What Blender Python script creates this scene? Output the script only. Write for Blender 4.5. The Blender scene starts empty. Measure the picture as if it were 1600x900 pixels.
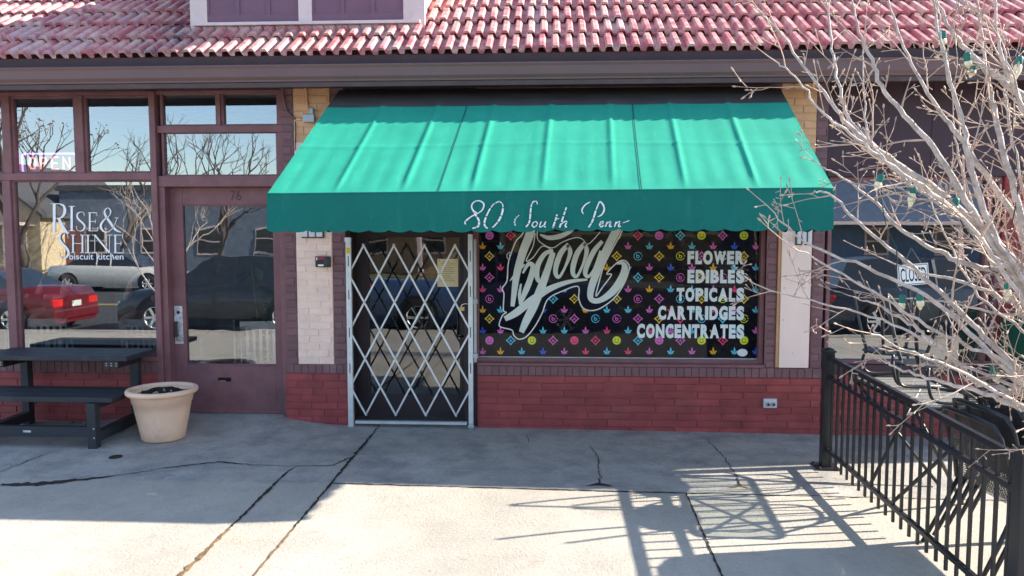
import bpy, bmesh, math, random
from mathutils import Vector, Matrix, Euler
R_ = math.radians
C = bpy.context.scene.collection
scene = bpy.context.scene
rnd = random.Random(7)

# ------------------------------------------------------------------ camera, sky, sun, exposure
FPX = 1180.0
CAM = Vector((0.0, -6.94, 1.78))
YAW = math.atan(60 / FPX)
PIT = math.atan(85 / FPX * math.cos(YAW))
cd = bpy.data.cameras.new('camera')
cam = bpy.data.objects.new('camera', cd)
C.objects.link(cam)
cam.location = CAM
cam.rotation_euler = (math.pi / 2 - PIT, 0, YAW)
cd.sensor_width = 36
cd.lens = 36 * FPX / 1600
cd.clip_start = 0.05
cd.clip_end = 2000
scene.camera = cam
SUN = Vector((1.88, 0.33, 1.0)).normalized()
world = bpy.data.worlds.new('World')
scene.world = world
world.use_nodes = True
wn = world.node_tree
wn.nodes.clear()
sky = wn.nodes.new('ShaderNodeTexSky')
sky.sky_type = 'NISHITA'
sky.sun_disc = False
sky.sun_elevation = math.asin(SUN.z)
sky.sun_rotation = math.atan2(SUN.x, SUN.y)
sky.dust_density = .5
sky.ozone_density = 2.0
wbg = wn.nodes.new('ShaderNodeBackground')
wbg.inputs[1].default_value = 0.105
wo = wn.nodes.new('ShaderNodeOutputWorld')
# thin high clouds in the sky itself
tc = wn.nodes.new('ShaderNodeTexCoord')
mp = wn.nodes.new('ShaderNodeMapping'); mp.inputs['Scale'].default_value = (1.2, 1.2, 4.0)
nz = wn.nodes.new('ShaderNodeTexNoise'); nz.inputs['Scale'].default_value = 2.1; nz.inputs['Detail'].default_value = 7
cr = wn.nodes.new('ShaderNodeMapRange'); cr.inputs[1].default_value = .52; cr.inputs[2].default_value = .76; cr.inputs[4].default_value = .7
mx = wn.nodes.new('ShaderNodeMix'); mx.data_type = 'RGBA'; mx.inputs[7].default_value = (4.6, 4.8, 5.2, 1)
wn.links.new(tc.outputs['Generated'], mp.inputs[0]); wn.links.new(mp.outputs[0], nz.inputs[0])
wn.links.new(nz.outputs[0], cr.inputs[0]); wn.links.new(cr.outputs[0], mx.inputs[0])
wn.links.new(sky.outputs[0], mx.inputs[6]); wn.links.new(mx.outputs[2], wbg.inputs[0])
wn.links.new(wbg.outputs[0], wo.inputs[0])
sl = bpy.data.lights.new('sun', 'SUN')
sl.energy = 4.3
sl.angle = R_(0.5)
sl.color = (1.0, 0.91, 0.78)
sun = bpy.data.objects.new('sun', sl)
C.objects.link(sun)
sun.rotation_euler = (-SUN).to_track_quat('-Z', 'Y').to_euler()
scene.view_settings.view_transform = 'Standard'
scene.view_settings.look = 'None'
scene.view_settings.gamma = 1
scene.view_settings.exposure = 1.95
scene.render.engine = 'CYCLES'
scene.cycles.use_denoising = True
scene.cycles.max_bounces = 10
scene.cycles.transparent_max_bounces = 24

CR = cam.rotation_euler.to_matrix()
def P(px, py, Y):                       # a photo pixel seen on the vertical plane at depth Y
    d = CR @ Vector(((px - 800) / FPX, (450 - py) / FPX, -1))
    return CAM + d * ((Y - CAM.y) / d.y)
def ground(X, Y):
    return -.03 - .008 * (max(-2.2, min(5, X)) + .7) + .032 * max(-8.6, min(0, Y))
def G(px, py):
    d = CR @ Vector(((px - 800) / FPX, (450 - py) / FPX, -1))
    lo, hi = .5, 30
    for _ in range(40):
        m = (lo + hi) / 2; p = CAM + d * m
        if p.z > ground(p.x, p.y): lo = m
        else: hi = m
    return CAM + d * lo
def RX(px0, py0, px1, py1, Y):
    a, b, c, d = P(px0, py0, Y), P(px1, py0, Y), P(px0, py1, Y), P(px1, py1, Y)
    return (a.x + c.x) / 2, (b.x + d.x) / 2, (c.z + d.z) / 2, (a.z + b.z) / 2

# ------------------------------------------------------------------ materials
MATS = {}
class NT:
    def __init__(s, name):
        s.m = bpy.data.materials.new(name); s.m.use_nodes = True
        s.t = s.m.node_tree; s.t.nodes.clear()
        s.out = s.n('ShaderNodeOutputMaterial')
    def n(s, typ, **kw):
        x = s.t.nodes.new(typ)
        for k, v in kw.items():
            if k.startswith('i_'):
                key = k[2:]
                x.inputs[int(key) if key.isdigit() else key.replace('_', ' ')].default_value = v
            else: setattr(x, k, v)
        return x
    def l(s, a, b): s.t.links.new(a, b)
    def mix(s, fac, a, b, blend='MIX'):
        x = s.n('ShaderNodeMix', data_type='RGBA', blend_type=blend)
        for i, v in ((0, fac), (6, a), (7, b)):
            if hasattr(v, 'links'): s.l(v, x.inputs[i])
            elif i == 0: x.inputs[0].default_value = v
            else: x.inputs[i].default_value = (*v, 1) if len(v) == 3 else v
        return x.outputs[2]
    def noise(s, scale, detail=4, rough=.55, vec=None, sc=None):
        x = s.n('ShaderNodeTexNoise', i_Scale=scale, i_Detail=detail, i_Roughness=rough)
        if vec is None:
            tcn = s.n('ShaderNodeTexCoord'); vec = tcn.outputs['Object']
        if sc:
            mpn = s.n('ShaderNodeMapping'); mpn.inputs['Scale'].default_value = sc
            s.l(vec, mpn.inputs[0]); vec = mpn.outputs[0]
        s.l(vec, x.inputs['Vector'])
        return x.outputs[0]
    def ramp(s, v, a, b, lo=0, hi=1):
        x = s.n('ShaderNodeMapRange', i_1=a, i_2=b, i_3=lo, i_4=hi); s.l(v, x.inputs[0]); return x.outputs[0]
    def math(s, op, a, b=0.0):
        x = s.n('ShaderNodeMath', operation=op)
        for i, v in enumerate((a, b)):
            if hasattr(v, 'links'): s.l(v, x.inputs[i])
            else: x.inputs[i].default_value = v
        return x.outputs[0]
    def bump(s, h, strength, dist=.01):
        x = s.n('ShaderNodeBump', i_Strength=strength, i_Distance=dist); s.l(h, x.inputs['Height']); return x.outputs[0]
    def pbsdf(s, col, rough=.6, metal=0, normal=None, spec=.5):
        b = s.n('ShaderNodeBsdfPrincipled', i_Metallic=metal)
        b.inputs['Specular IOR Level'].default_value = spec
        if hasattr(col, 'links'): s.l(col, b.inputs['Base Color'])
        else: b.inputs['Base Color'].default_value = (*col, 1)
        if hasattr(rough, 'links'): s.l(rough, b.inputs['Roughness'])
        else: b.inputs['Roughness'].default_value = rough
        if normal is not None: s.l(normal, b.inputs['Normal'])
        s.l(b.outputs[0], s.out.inputs[0])
        return b

def mat(name, col, rough=.6, metal=0, var=.25, scale=6, bump=.15, bscale=70, island=0, dirt=None, dirt_amt=.5, spec=.4, sc=None):
    if name in MATS: return MATS[name]
    t = NT(name)
    dark = tuple(c * (1 - var) for c in col); lite = tuple(min(1, c * (1 + var * .6)) for c in col)
    n1 = t.noise(scale, 5, .6, sc=sc)
    c = t.mix(t.ramp(n1, .3, .7), dark, lite)
    if island:
        gi = t.n('ShaderNodeNewGeometry')
        v = t.ramp(gi.outputs['Random Per Island'], 0, 1, 1 - island, 1 + island)
        hv = t.n('ShaderNodeHueSaturation'); t.l(c, hv.inputs['Color']); t.l(v, hv.inputs['Value']); c = hv.outputs[0]
    if dirt:
        n2 = t.noise(scale * .45, 8, .7)
        c = t.mix(t.ramp(n2, .55, .72, 0, dirt_amt), c, dirt)
    nb = t.noise(bscale, 4, .6)
    r = t.ramp(n1, .2, .8, max(.03, rough - .08), min(1, rough + .1))
    t.pbsdf(c, r, metal, t.bump(nb, bump) if bump else None, spec)
    MATS[name] = t.m
    return t.m

def glass(name, refl, tint=(.8, .85, .88), wav=0.0, wscale=3, fk=.6, dust=.05):
    t = NT(name)
    tr = t.n('ShaderNodeBsdfTransparent'); tr.inputs[0].default_value = (*tint, 1)
    gl = t.n('ShaderNodeBsdfGlossy'); gl.inputs['Roughness'].default_value = 0.0
    gl.inputs[0].default_value = (.96, .98, 1, 1)
    lw = t.n('ShaderNodeLayerWeight', i_Blend=.35)
    f = t.math('ADD', t.math('MULTIPLY', lw.outputs['Fresnel'], fk), refl)
    if wav:
        b = t.bump(t.noise(wscale, 2, .4), wav, .02)
        t.l(b, gl.inputs['Normal'])
    # fine dust film
    dn = t.ramp(t.noise(9, 8, .7), .5, .85, 0, dust)
    df = t.n('ShaderNodeBsdfDiffuse'); df.inputs[0].default_value = (.5, .5, .5, 1)
    m1 = t.n('ShaderNodeMixShader'); t.l(f, m1.inputs[0]); t.l(tr.outputs[0], m1.inputs[1]); t.l(gl.outputs[0], m1.inputs[2])
    m2 = t.n('ShaderNodeMixShader'); t.l(dn, m2.inputs[0]); t.l(m1.outputs[0], m2.inputs[1]); t.l(df.outputs[0], m2.inputs[2])
    t.l(m2.outputs[0], t.out.inputs[0])
    return t.m
def emit(name, col, strength, base=(.8, .8, .8)):
    t = NT(name); b = t.pbsdf(base, .3)
    b.inputs['Emission Color'].default_value = (*col, 1); b.inputs['Emission Strength'].default_value = strength
    return t.m

TRIM = mat('plum trim paint', (.225, .098, .104), .5, var=.25, scale=5, bump=.12, dirt=(.13, .09, .095), dirt_amt=.35)
TRIMD = mat('dark plum paint', (.040, .026, .031), .5, var=.25, bump=.1)
PBRICK = mat('plum painted brick', (.205, .10, .108), .6, var=.22, island=.14, bump=.5, bscale=70, dirt=(.30, .24, .23), dirt_amt=.35)
RBRICK = mat('oxblood painted brick', (.32, .062, .062), .55, var=.28, island=.15, bump=.4, bscale=70, dirt=(.20, .075, .07), dirt_amt=.6)
CBRICK = mat('cream painted brick', (.93, .69, .575), .6, var=.1, island=.05, bump=.22, bscale=90, dirt=(.45, .28, .17), dirt_amt=.35)
TBRICK = mat('tan painted brick', (.74, .42, .23), .6, var=.14, island=.08, bump=.22, bscale=90)
CBOARD = mat('cream painted board', (.93, .71, .62), .55, var=.07, scale=3, bump=.08)
RAWWOOD = mat('bare wood', (.55, .30, .15), .7, var=.3, scale=4, sc=(20, 20, 1))
GUTTER = mat('brown gutter paint', (.15, .082, .078), .38, var=.12, scale=2, bump=.03, dirt=(.17, .13, .13), dirt_amt=.25)
DORM = mat('dormer cream paint', (.72, .57, .55), .6, var=.12, scale=4, dirt=(.3, .22, .2), dirt_amt=.5)
DORMP = mat('dormer panel paint', (.19, .095, .14), .6, var=.12)
SOFF = mat('soffit paint', (.06, .035, .04), .7)
STEEL = mat('galvanised steel', (.66, .69, .70), .42, .45, var=.15, scale=14, bump=.04)
STEELP = mat('pale grey metal', (.42, .46, .48), .45, .4, var=.15, scale=10, bump=.04)
BLACK = mat('black powder coat', (.016, .017, .021), .36, 0, var=.25, bump=.06, spec=.5)
BLACKM = mat('black plastic lumber', (.030, .034, .042), .55, 0, var=.25, scale=4, bump=.25, bscale=60, sc=(1, 14, 14), dirt=(.10, .10, .105), dirt_amt=.55)
WHITE = mat('white vinyl', (.90, .90, .90), .5, var=.04, bump=0)
GREYV = mat('pale grey vinyl', (.78, .84, .80), .45, var=.05, bump=0)
GREYB = mat('blue grey vinyl', (.88, .93, .93), .45, var=.05, bump=0)
BLKV = mat('black vinyl', (.005, .005, .010), .5, var=.2, bump=0, spec=.05)
RUBBER = mat('black rubber', (.015, .015, .016), .8)
POT = mat('tan plastic', (.88, .58, .40), .5, var=.12, scale=4, bump=.06, dirt=(.36, .25, .19), dirt_amt=.5)
SOIL = mat('potting soil', (.022, .016, .014), .95, var=.6, scale=40, bump=1, bscale=60)
BRASS = mat('worn brass', (.55, .36, .18), .35, .9)
INT = mat('interior wall paint', (.22, .23, .25), .8)
INTF = mat('interior floor', (.10, .09, .08), .6)
WOODI = mat('cafe table wood', (.45, .27, .13), .45, var=.3, scale=3, sc=(1, 12, 12))

def brickglass(): pass
GL_CAFE = glass('cafe window glass', .27, (.90, .94, .96))
GL_DOOR = glass('old wavy door glass', .22, (.90, .94, .95), .07, 2.6)
GL_DARK = glass('door glass', .12, (.55, .62, .66), .05, 2)
GL_DISP = glass('clear glass', .006, (.97, .98, .98), .05, 3, .3, .012)
GL_REST = glass('restaurant glass', .26, (.42, .56, .72), .02, 2)

# ------------------------------------------------------------------ mesh helpers
class MB:
    def __init__(s): s.v = []; s.f = []; s.mi = []; s.sm = []
    def add(s, vs, fs, mi=0, smooth=False):
        o = len(s.v); s.v += [tuple(p) for p in vs]
        for f in fs:
            s.f.append([i + o for i in f]); s.mi.append(mi); s.sm.append(smooth)
        return s
    def box(s, x0, x1, y0, y1, z0, z1, mi=0, ch=0.0):
        if x0 > x1: x0, x1 = x1, x0
        if y0 > y1: y0, y1 = y1, y0
        if z0 > z1: z0, z1 = z1, z0
        vs = [(x0, y0, z0), (x1, y0, z0), (x1, y1, z0), (x0, y1, z0), (x0, y0, z1), (x1, y0, z1), (x1, y1, z1), (x0, y1, z1)]
        return s.add(vs, [(0, 3, 2, 1), (4, 5, 6, 7), (0, 1, 5, 4), (1, 2, 6, 5), (2, 3, 7, 6), (3, 0, 4, 7)], mi)
    def bar(s, a, b, w, h, mi=0, up=(0, 0, 1)):       # rectangular bar between two points
        a, b = Vector(a), Vector(b); d = (b - a).normalized(); u = Vector(up)
        if abs(d.dot(u)) > .98: u = Vector((0, 1, 0))
        r = d.cross(u).normalized(); u = r.cross(d)
        vs = []
        for p in (a, b):
            for sx, sz in ((-1, -1), (1, -1), (1, 1), (-1, 1)): vs.append(p + r * sx * w / 2 + u * sz * h / 2)
        return s.add(vs, [(0, 1, 2, 3), (7, 6, 5, 4), (0, 4, 5, 1), (1, 5, 6, 2), (2, 6, 7, 3), (3, 7, 4, 0)], mi)
    def tube(s, pts, rad, n=8, mi=0, cap=True):
        pts = [Vector(p) for p in pts]
        if not isinstance(rad, (list, tuple)): rad = [rad] * len(pts)
        vs = []; prev = None
        for i, p in enumerate(pts):
            d = (pts[min(i + 1, len(pts) - 1)] - pts[max(i - 1, 0)])
            d = d.normalized() if d.length > 1e-9 else Vector((0, 0, 1))
            if prev is None:
                u = Vector((0, 0, 1)) if abs(d.z) < .9 else Vector((1, 0, 0))
                r = d.cross(u).normalized()
            else:
                r = prev - d * prev.dot(d)
                r = r.normalized() if r.length > 1e-6 else d.orthogonal().normalized()
            prev = r; u = d.cross(r)
            for k in range(n):
                a = 2 * math.pi * k / n
                vs.append(p + (r * math.cos(a) + u * math.sin(a)) * rad[i])
        fs = []
        for i in range(len(pts) - 1):
            for k in range(n):
                fs.append((i * n + k, i * n + (k + 1) % n, (i + 1) * n + (k + 1) % n, (i + 1) * n + k))
        s.add(vs, fs, mi, True)
        if cap:
            o = len(s.v) - len(vs)
            s.f.append([o + k for k in range(n)][::-1]); s.mi.append(mi); s.sm.append(False)
            o2 = o + (len(pts) - 1) * n
            s.f.append([o2 + k for k in range(n)]); s.mi.append(mi); s.sm.append(False)
        return s
    def lathe(s, prof, n=24, mi=0, c=(0, 0, 0), smooth=True, axis='z'):
        vs = []
        for r, z in prof:
            for k in range(n):
                a = 2 * math.pi * k / n
                if axis == 'z': vs.append((c[0] + r * math.cos(a), c[1] + r * math.sin(a), c[2] + z))
                elif axis == 'y': vs.append((c[0] + r * math.cos(a), c[1] + z, c[2] + r * math.sin(a)))
                else: vs.append((c[0] + z, c[1] + r * math.cos(a), c[2] + r * math.sin(a)))
        fs = []
        for i in range(len(prof) - 1):
            for k in range(n): fs.append((i * n + k, i * n + (k + 1) % n, (i + 1) * n + (k + 1) % n, (i + 1) * n + k))
        return s.add(vs, fs, mi, smooth)
    def disc(s, c, r, n=16, mi=0, axis='y', rx=None):
        rx = rx or r
        vs = []
        for k in range(n):
            a = 2 * math.pi * k / n; x, z = rx * math.cos(a), r * math.sin(a)
            vs.append((c[0] + x, c[1], c[2] + z) if axis == 'y' else (c[0] + x, c[1] + z, c[2]) if axis == 'z' else (c[0], c[1] + x, c[2] + z))
        return s.add(vs, [tuple(range(n))], mi)
    def poly(s, pts, y, mi=0):                        # flat polygon in a plane of constant y, ear-clipped
        from mathutils.geometry import tessellate_polygon
        v3 = [Vector((p[0], y, p[1])) for p in pts]
        tris = tessellate_polygon([v3])
        return s.add(v3, [tuple(t) for t in tris], mi)
    def stroke(s, pts, w, y, mi=0, thick=.0):         # ribbon of changing width on a plane of constant y
        pts = smooth_path(pts) if len(pts) > 2 else [tuple(p) for p in pts]
        n = len(pts)
        ws = w if isinstance(w, (list, tuple)) else [w, w]
        vs = []
        for i, p in enumerate(pts):
            a, b = pts[max(i - 1, 0)], pts[min(i + 1, n - 1)]
            dx, dz = b[0] - a[0], b[1] - a[1]; L = math.hypot(dx, dz) or 1
            t = i / (n - 1) * (len(ws) - 1); k = min(int(t), len(ws) - 2); ww = ws[k] + (ws[k + 1] - ws[k]) * (t - k)
            vs.append((p[0] - dz / L * ww / 2, y, p[1] + dx / L * ww / 2)); vs.append((p[0] + dz / L * ww / 2, y, p[1] - dx / L * ww / 2))
        return s.add(vs, [(2 * i, 2 * i + 1, 2 * i + 3, 2 * i + 2) for i in range(n - 1)], mi)
    def build(s, name, mats, parent=None, bevel=0, loc=None, solid=0):
        me = bpy.data.meshes.new(name); me.from_pydata(s.v, [], s.f); me.update()
        if not isinstance(mats, (list, tuple)): mats = [mats]
        for m in mats: me.materials.append(m)
        me.polygons.foreach_set('material_index', s.mi); me.polygons.foreach_set('use_smooth', s.sm)
        o = bpy.data.objects.new(name, me); C.objects.link(o)
        if parent is not None: o.parent = parent
        if loc is not None: o.location = loc
        if bevel:
            b = o.modifiers.new('bevel', 'BEVEL'); b.width = bevel; b.segments = 2; b.limit_method = 'ANGLE'; b.angle_limit = R_(50)
        if solid:
            b = o.modifiers.new('solid', 'SOLIDIFY'); b.thickness = solid; b.offset = 0
        return o
def smooth_path(pts, k=6):
    pts = [Vector(p) for p in pts]; out = []
    for i in range(len(pts) - 1):
        p0, p1, p2, p3 = pts[max(i - 1, 0)], pts[i], pts[i + 1], pts[min(i + 2, len(pts) - 1)]
        for j in range(k):
            t = j / k
            out.append(.5 * ((2 * p1) + (p2 - p0) * t + (2 * p0 - 5 * p1 + 4 * p2 - p3) * t * t + (3 * p1 - p0 - 3 * p2 + p3) * t ** 3))
    out.append(pts[-1]); return [tuple(p) for p in out]
def tag(o, label=None, cat=None, group=None, kind=None):
    if label: o['label'] = label
    if cat: o['category'] = cat
    if group: o['group'] = group
    if kind: o['kind'] = kind
    return o
def empty(name, loc=(0, 0, 0), rz=0, parent=None):
    o = bpy.data.objects.new(name, None); C.objects.link(o); o.location = loc; o.rotation_euler = (0, 0, rz)
    o.empty_display_size = .1
    if parent is not None: o.parent = parent
    return o
def copy_tree(o, parent=None):
    c = o.copy(); C.objects.link(c); c.parent = parent
    for ch in list(o.children): copy_tree(ch, c)
    return c
def text_geo(body, x0, x1, z0, z1, bold=0.0, shear=0.0):
    cu = bpy.data.curves.new('lettering', 'FONT'); cu.body = body; cu.offset = bold; cu.shear = shear; cu.resolution_u = 4
    to = bpy.data.objects.new('lettering', cu); C.objects.link(to)
    bpy.context.view_layer.update()
    me = bpy.data.meshes.new_from_object(to.evaluated_get(bpy.context.evaluated_depsgraph_get()))
    vs = [v.co.copy() for v in me.vertices]; fs = [tuple(p.vertices) for p in me.polygons]
    bpy.data.objects.remove(to); bpy.data.curves.remove(cu); bpy.data.meshes.remove(me)
    ax, bx = min(v.x for v in vs), max(v.x for v in vs); ay, by = min(v.y for v in vs), max(v.y for v in vs)
    return [(x0 + (v.x - ax) / (bx - ax) * (x1 - x0), z0 + (v.y - ay) / (by - ay) * (z1 - z0)) for v in vs], fs
def put_text(mb, body, x0, x1, z0, z1, y, mi=0, bold=0.0, shear=0.0):
    v, f = text_geo(body, x0, x1, z0, z1, bold, shear)
    mb.add([(a, y, b) for a, b in v], f, mi)

def block_word(mb, body, x0, x1, z0, z1, y, mi):
    W = {'I': .40, 'W': 1.38, 'O': 1.08, 'C': .98, 'N': 1.06, 'D': 1.04, 'G': 1.04, 'A': 1.14, 'E': .80, 'L': .76, 'F': .76, 'T': .92, 'S': .92, 'R': 1.0, 'P': .94, 'B': .98}
    tot = sum(W[c] for c in body) + .13 * (len(body) - 1); k = (x1 - x0) / tot; x = x0
    for c in body:
        if c == 'I': mb.add([(x, y, z0), (x + W[c] * k, y, z0), (x + W[c] * k, y, z1), (x, y, z1)], [(0, 1, 2, 3)], mi)
        else: put_text(mb, c, x, x + W[c] * k, z0 - (.003 if c in 'OCGS' else 0), z1 + (.003 if c in 'OCGS' else 0), y, mi, .062)
        x += (W[c] + .13) * k
# ------------------------------------------------------------------ the setting: ground, sidewalk, road
def concrete():
    t = NT('weathered concrete')
    tcn = t.n('ShaderNodeTexCoord'); ob = tcn.outputs['Object']
    big = t.noise(.9, 6, .6, ob); mid = t.noise(4.5, 8, .68, ob); fine = t.noise(160, 3, .6, ob); gr = t.noise(45, 5, .7, ob)
    c = t.mix(t.ramp(big, .35, .65), (.345, .315, .265), (.45, .415, .355))
    sep = t.n('ShaderNodeSeparateXYZ'); t.l(ob, sep.inputs[0])
    old = t.ramp(sep.outputs['Y'], -1.56, -1.50)                      # the older, greyer slabs along the wall
    c = t.mix(t.math('MULTIPLY', old, .45), c, (.33, .315, .31))
    c = t.mix(t.math('MULTIPLY', t.ramp(mid, .46, .66, 0, .62), t.math('ADD', t.math('MULTIPLY', old, .6), .4)), c, (.17, .16, .16))
    c = t.mix(t.math('MULTIPLY', t.ramp(gr, .60, .72, 0, .5), old), c, (.13, .125, .13))
    c = t.mix(t.ramp(fine, .40, .70, 0, .45), c, (.50, .47, .415))
    wide = t.noise(1.9, 9, .72, ob, (1, 1.6, 1)); c = t.mix(t.math('MULTIPLY', t.ramp(wide, .48, .64, 0, .5), t.math('ADD', t.math('MULTIPLY', old, .75), .25)), c, (.16, .155, .165))
    pale = t.noise(2.6, 9, .72, ob); c = t.mix(t.math('MULTIPLY', t.ramp(pale, .56, .70, 0, .6), old), c, (.52, .50, .49))
    rust = t.noise(1.7, 4, .6, ob, (1, 1.3, 1))
    c = t.mix(t.ramp(rust, .63, .74, 0, .28), c, (.38, .26, .15))
    agg = t.noise(90, 6, .8, ob); c = t.mix(t.ramp(agg, .56, .66, 0, .45), c, (.17, .16, .155)); c = t.mix(t.ramp(agg, .44, .36, 0, .35), c, (.62, .60, .56))
    scr = t.noise(14, 10, .8, ob, (1, 2.5, 1)); c = t.mix(t.ramp(scr, .57, .66, 0, .55), c, (.15, .14, .145))
    vo = t.n('ShaderNodeTexVoronoi', i_Scale=26.0); t.l(ob, vo.inputs['Vector'])
    c = t.mix(t.ramp(vo.outputs['Distance'], .045, .07, .55, 0), c, (.10, .09, .09))   # pits and gum spots
    h = t.math('ADD', t.math('MULTIPLY', fine, .5), gr)
    t.pbsdf(c, .85, 0, t.bump(h, .8, .008), .25)
    return t.m
CONC = concrete()
mb = MB()
xs = [-40, -12] + [-8 + .5 * i for i in range(33)] + [12, 40]
ys = [-8.6, -7, -6, -5, -4, -3.5, -3, -2.5, -2, -1.53, -1, -.5, 0, .4]
vs = [(x, y, ground(x, y)) for y in ys for x in xs]; nx = len(xs)
mb.add(vs, [(j * nx + i, j * nx + i + 1, (j + 1) * nx + i + 1, (j + 1) * nx + i) for j in range(len(ys) - 1) for i in range(nx - 1)], 0, True)
tag(mb.build('sidewalk', CONC), kind='structure')
KZ = -.31
kb = MB(); kb.box(-40, 40, -8.76, -8.6, -.6, KZ + .004)
tag(kb.build('kerb', CONC, bevel=.012), kind='structure')
ASPH = mat('asphalt', (.055, .055, .058), .85, var=.3, scale=2, bump=.5, bscale=120, dirt=(.11, .105, .10), dirt_amt=.4)
rb = MB(); rb.box(-120, 120, -23.4, -8.76, -.7, -.46)
tag(rb.build('road', ASPH), kind='structure')
LINE = mat('road paint', (.6, .45, .08), .7)
for k, yy in enumerate((-16.0, -16.25)):
    l = MB(); l.box(-120, 120, yy, yy + .11, -.465, -.456); tag(l.build('road_marking', LINE), kind='structure')
fs_ = MB(); fs_.box(-120, 120, -27, -23.4, -.7, -.33); tag(fs_.build('pavement', CONC, bevel=.01), kind='structure')
LAWN = mat('winter lawn', (.16, .13, .06), .95, var=.4, scale=3, bump=1, bscale=80)
gb = MB(); gb.add([(-600, -600, -.62), (600, -600, -.62), (600, 600, -.62), (-600, 600, -.62)], [(0, 1, 2, 3)])
tag(gb.build('ground', LAWN), kind='structure')
yd = MB(); yd.box(-120, 120, -60, -27, -.7, -.30); tag(yd.build('lawn', LAWN), kind='structure')

# joints and cracks in the concrete: real narrow dirt-filled strips
DIRT = mat('dirt in the joints', (.030, .022, .020), .95, var=.6, scale=20, bump=1)
DRYD = mat('dry leaf dirt', (.22, .13, .06), .95, var=.6, scale=20, bump=1)
def crack(name, px, w, mats=DIRT, seed=1, step=.03, wob=.006, world=None):
    r = random.Random(seed)
    pts = world or [G(*p) for p in px]
    path = []
    for a, b in zip(pts, pts[1:]):
        n = max(2, int((b - a).length / step)); path += [a.lerp(b, i / n) for i in range(n)]
    path.append(pts[-1])
    vs = []; n = len(path)
    for i, p in enumerate(path):
        d = path[min(i + 1, n - 1)] - path[max(i - 1, 0)]; L = math.hypot(d.x, d.y) or 1
        t = i / max(1, n - 1) * (len(w) - 1); k = min(int(t), len(w) - 2); ww = (w[k] + (w[k + 1] - w[k]) * (t - k)) * r.uniform(.55, 1.35)
        ox, oy = r.gauss(0, wob), r.gauss(0, wob)
        for sg in (-1, 1):
            x, y = p.x + ox - sg * d.y / L * ww / 2, p.y + oy + sg * d.x / L * ww / 2
            vs.append((x, y, ground(x, y) + .0045))
    m = MB().add(vs, [(2 * i, 2 * i + 2, 2 * i + 3, 2 * i + 1) for i in range(n - 1)])
    return tag(m.build(name, mats), kind='structure')
W3 = lambda x, y: Vector((x, y, ground(x, y)))
crack('sidewalk_joint', None, [.012, .020, .030, .018, .014], DIRT, 1, .03, .003, [W3(-2.0, -1.19), W3(-2.03, -1.3), W3(-2.035, -2.35)])
crack('sidewalk_joint', None, [.022, .035, .02, .016], DRYD, 2, .03, .004, [W3(-2.035, -2.36), W3(-2.06, -4.6)])
crack('sidewalk_joint', None, [.012, .022, .024, .020, .016], DIRT, 3, .03, .003, [W3(-1.60, -.02), W3(-1.63, -2.3)])
crack('sidewalk_joint', None, [.014, .012, .012], DRYD, 4, .03, .003, [W3(-1.63, -2.3), W3(-1.66, -4.6)])
crack('sidewalk_joint', None, [.010, .014, .014, .012], DIRT, 5, .03, .002, [W3(.985, -1.54), W3(.96, -3.0), W3(.95, -4.6)])
crack('sidewalk_joint', None, [.014, .012, .016, .012, .010, .010, .012], DIRT, 6, .04, .003, [W3(-1.6, -1.525), W3(.4, -1.545), W3(4.6, -1.53)])
crack('sidewalk_crack', [(0, 758), (60, 757), (130, 750), (200, 741), (262, 731), (290, 728), (340, 722), (395, 727), (457, 729), (520, 728), (545, 716)], [.05, .09, .05, .012, .008, .02, .02, .006, .006, .008, .014], DIRT, 7, .03, .006)
crack('sidewalk_crack', [(822, 680), (828, 692)], [.004, .009, .003], DIRT, 8, .02)
crack('sidewalk_crack', [(920, 695), (934, 714), (936, 735), (937, 756)], [.002, .008, .007, .012], DIRT, 9, .02)
crack('sidewalk_crack', [(915, 760), (937, 757), (960, 761)], [.004, .05, .004], DIRT, 10, .02, .002)
crack('sidewalk_crack', [(1100, 683), (1132, 715), (1150, 745), (1156, 758)], [.002, .009, .008, .012], DIRT, 11, .02)
crack('sidewalk_crack', [(1138, 763), (1157, 759), (1175, 765)], [.004, .05, .004], DRYD, 12, .02, .002)
crack('sidewalk_crack', [(0, 738), (50, 718), (88, 704)], [.005, .01, .004], DIRT, 13, .03)
# an iron cap set in the slab
pc = G(181, 714); mc = MB().lathe([(0, .006), (.05, .006), (.055, .0), (.055, -.01)], 20)
tag(mc.build('drain_cap', mat('rusty iron', (.05, .028, .022), .8, .2, var=.5, scale=25), loc=(pc.x, pc.y, pc.z)), 'small dark iron cap set in the grey slab before the black table', 'drain cap')

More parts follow.
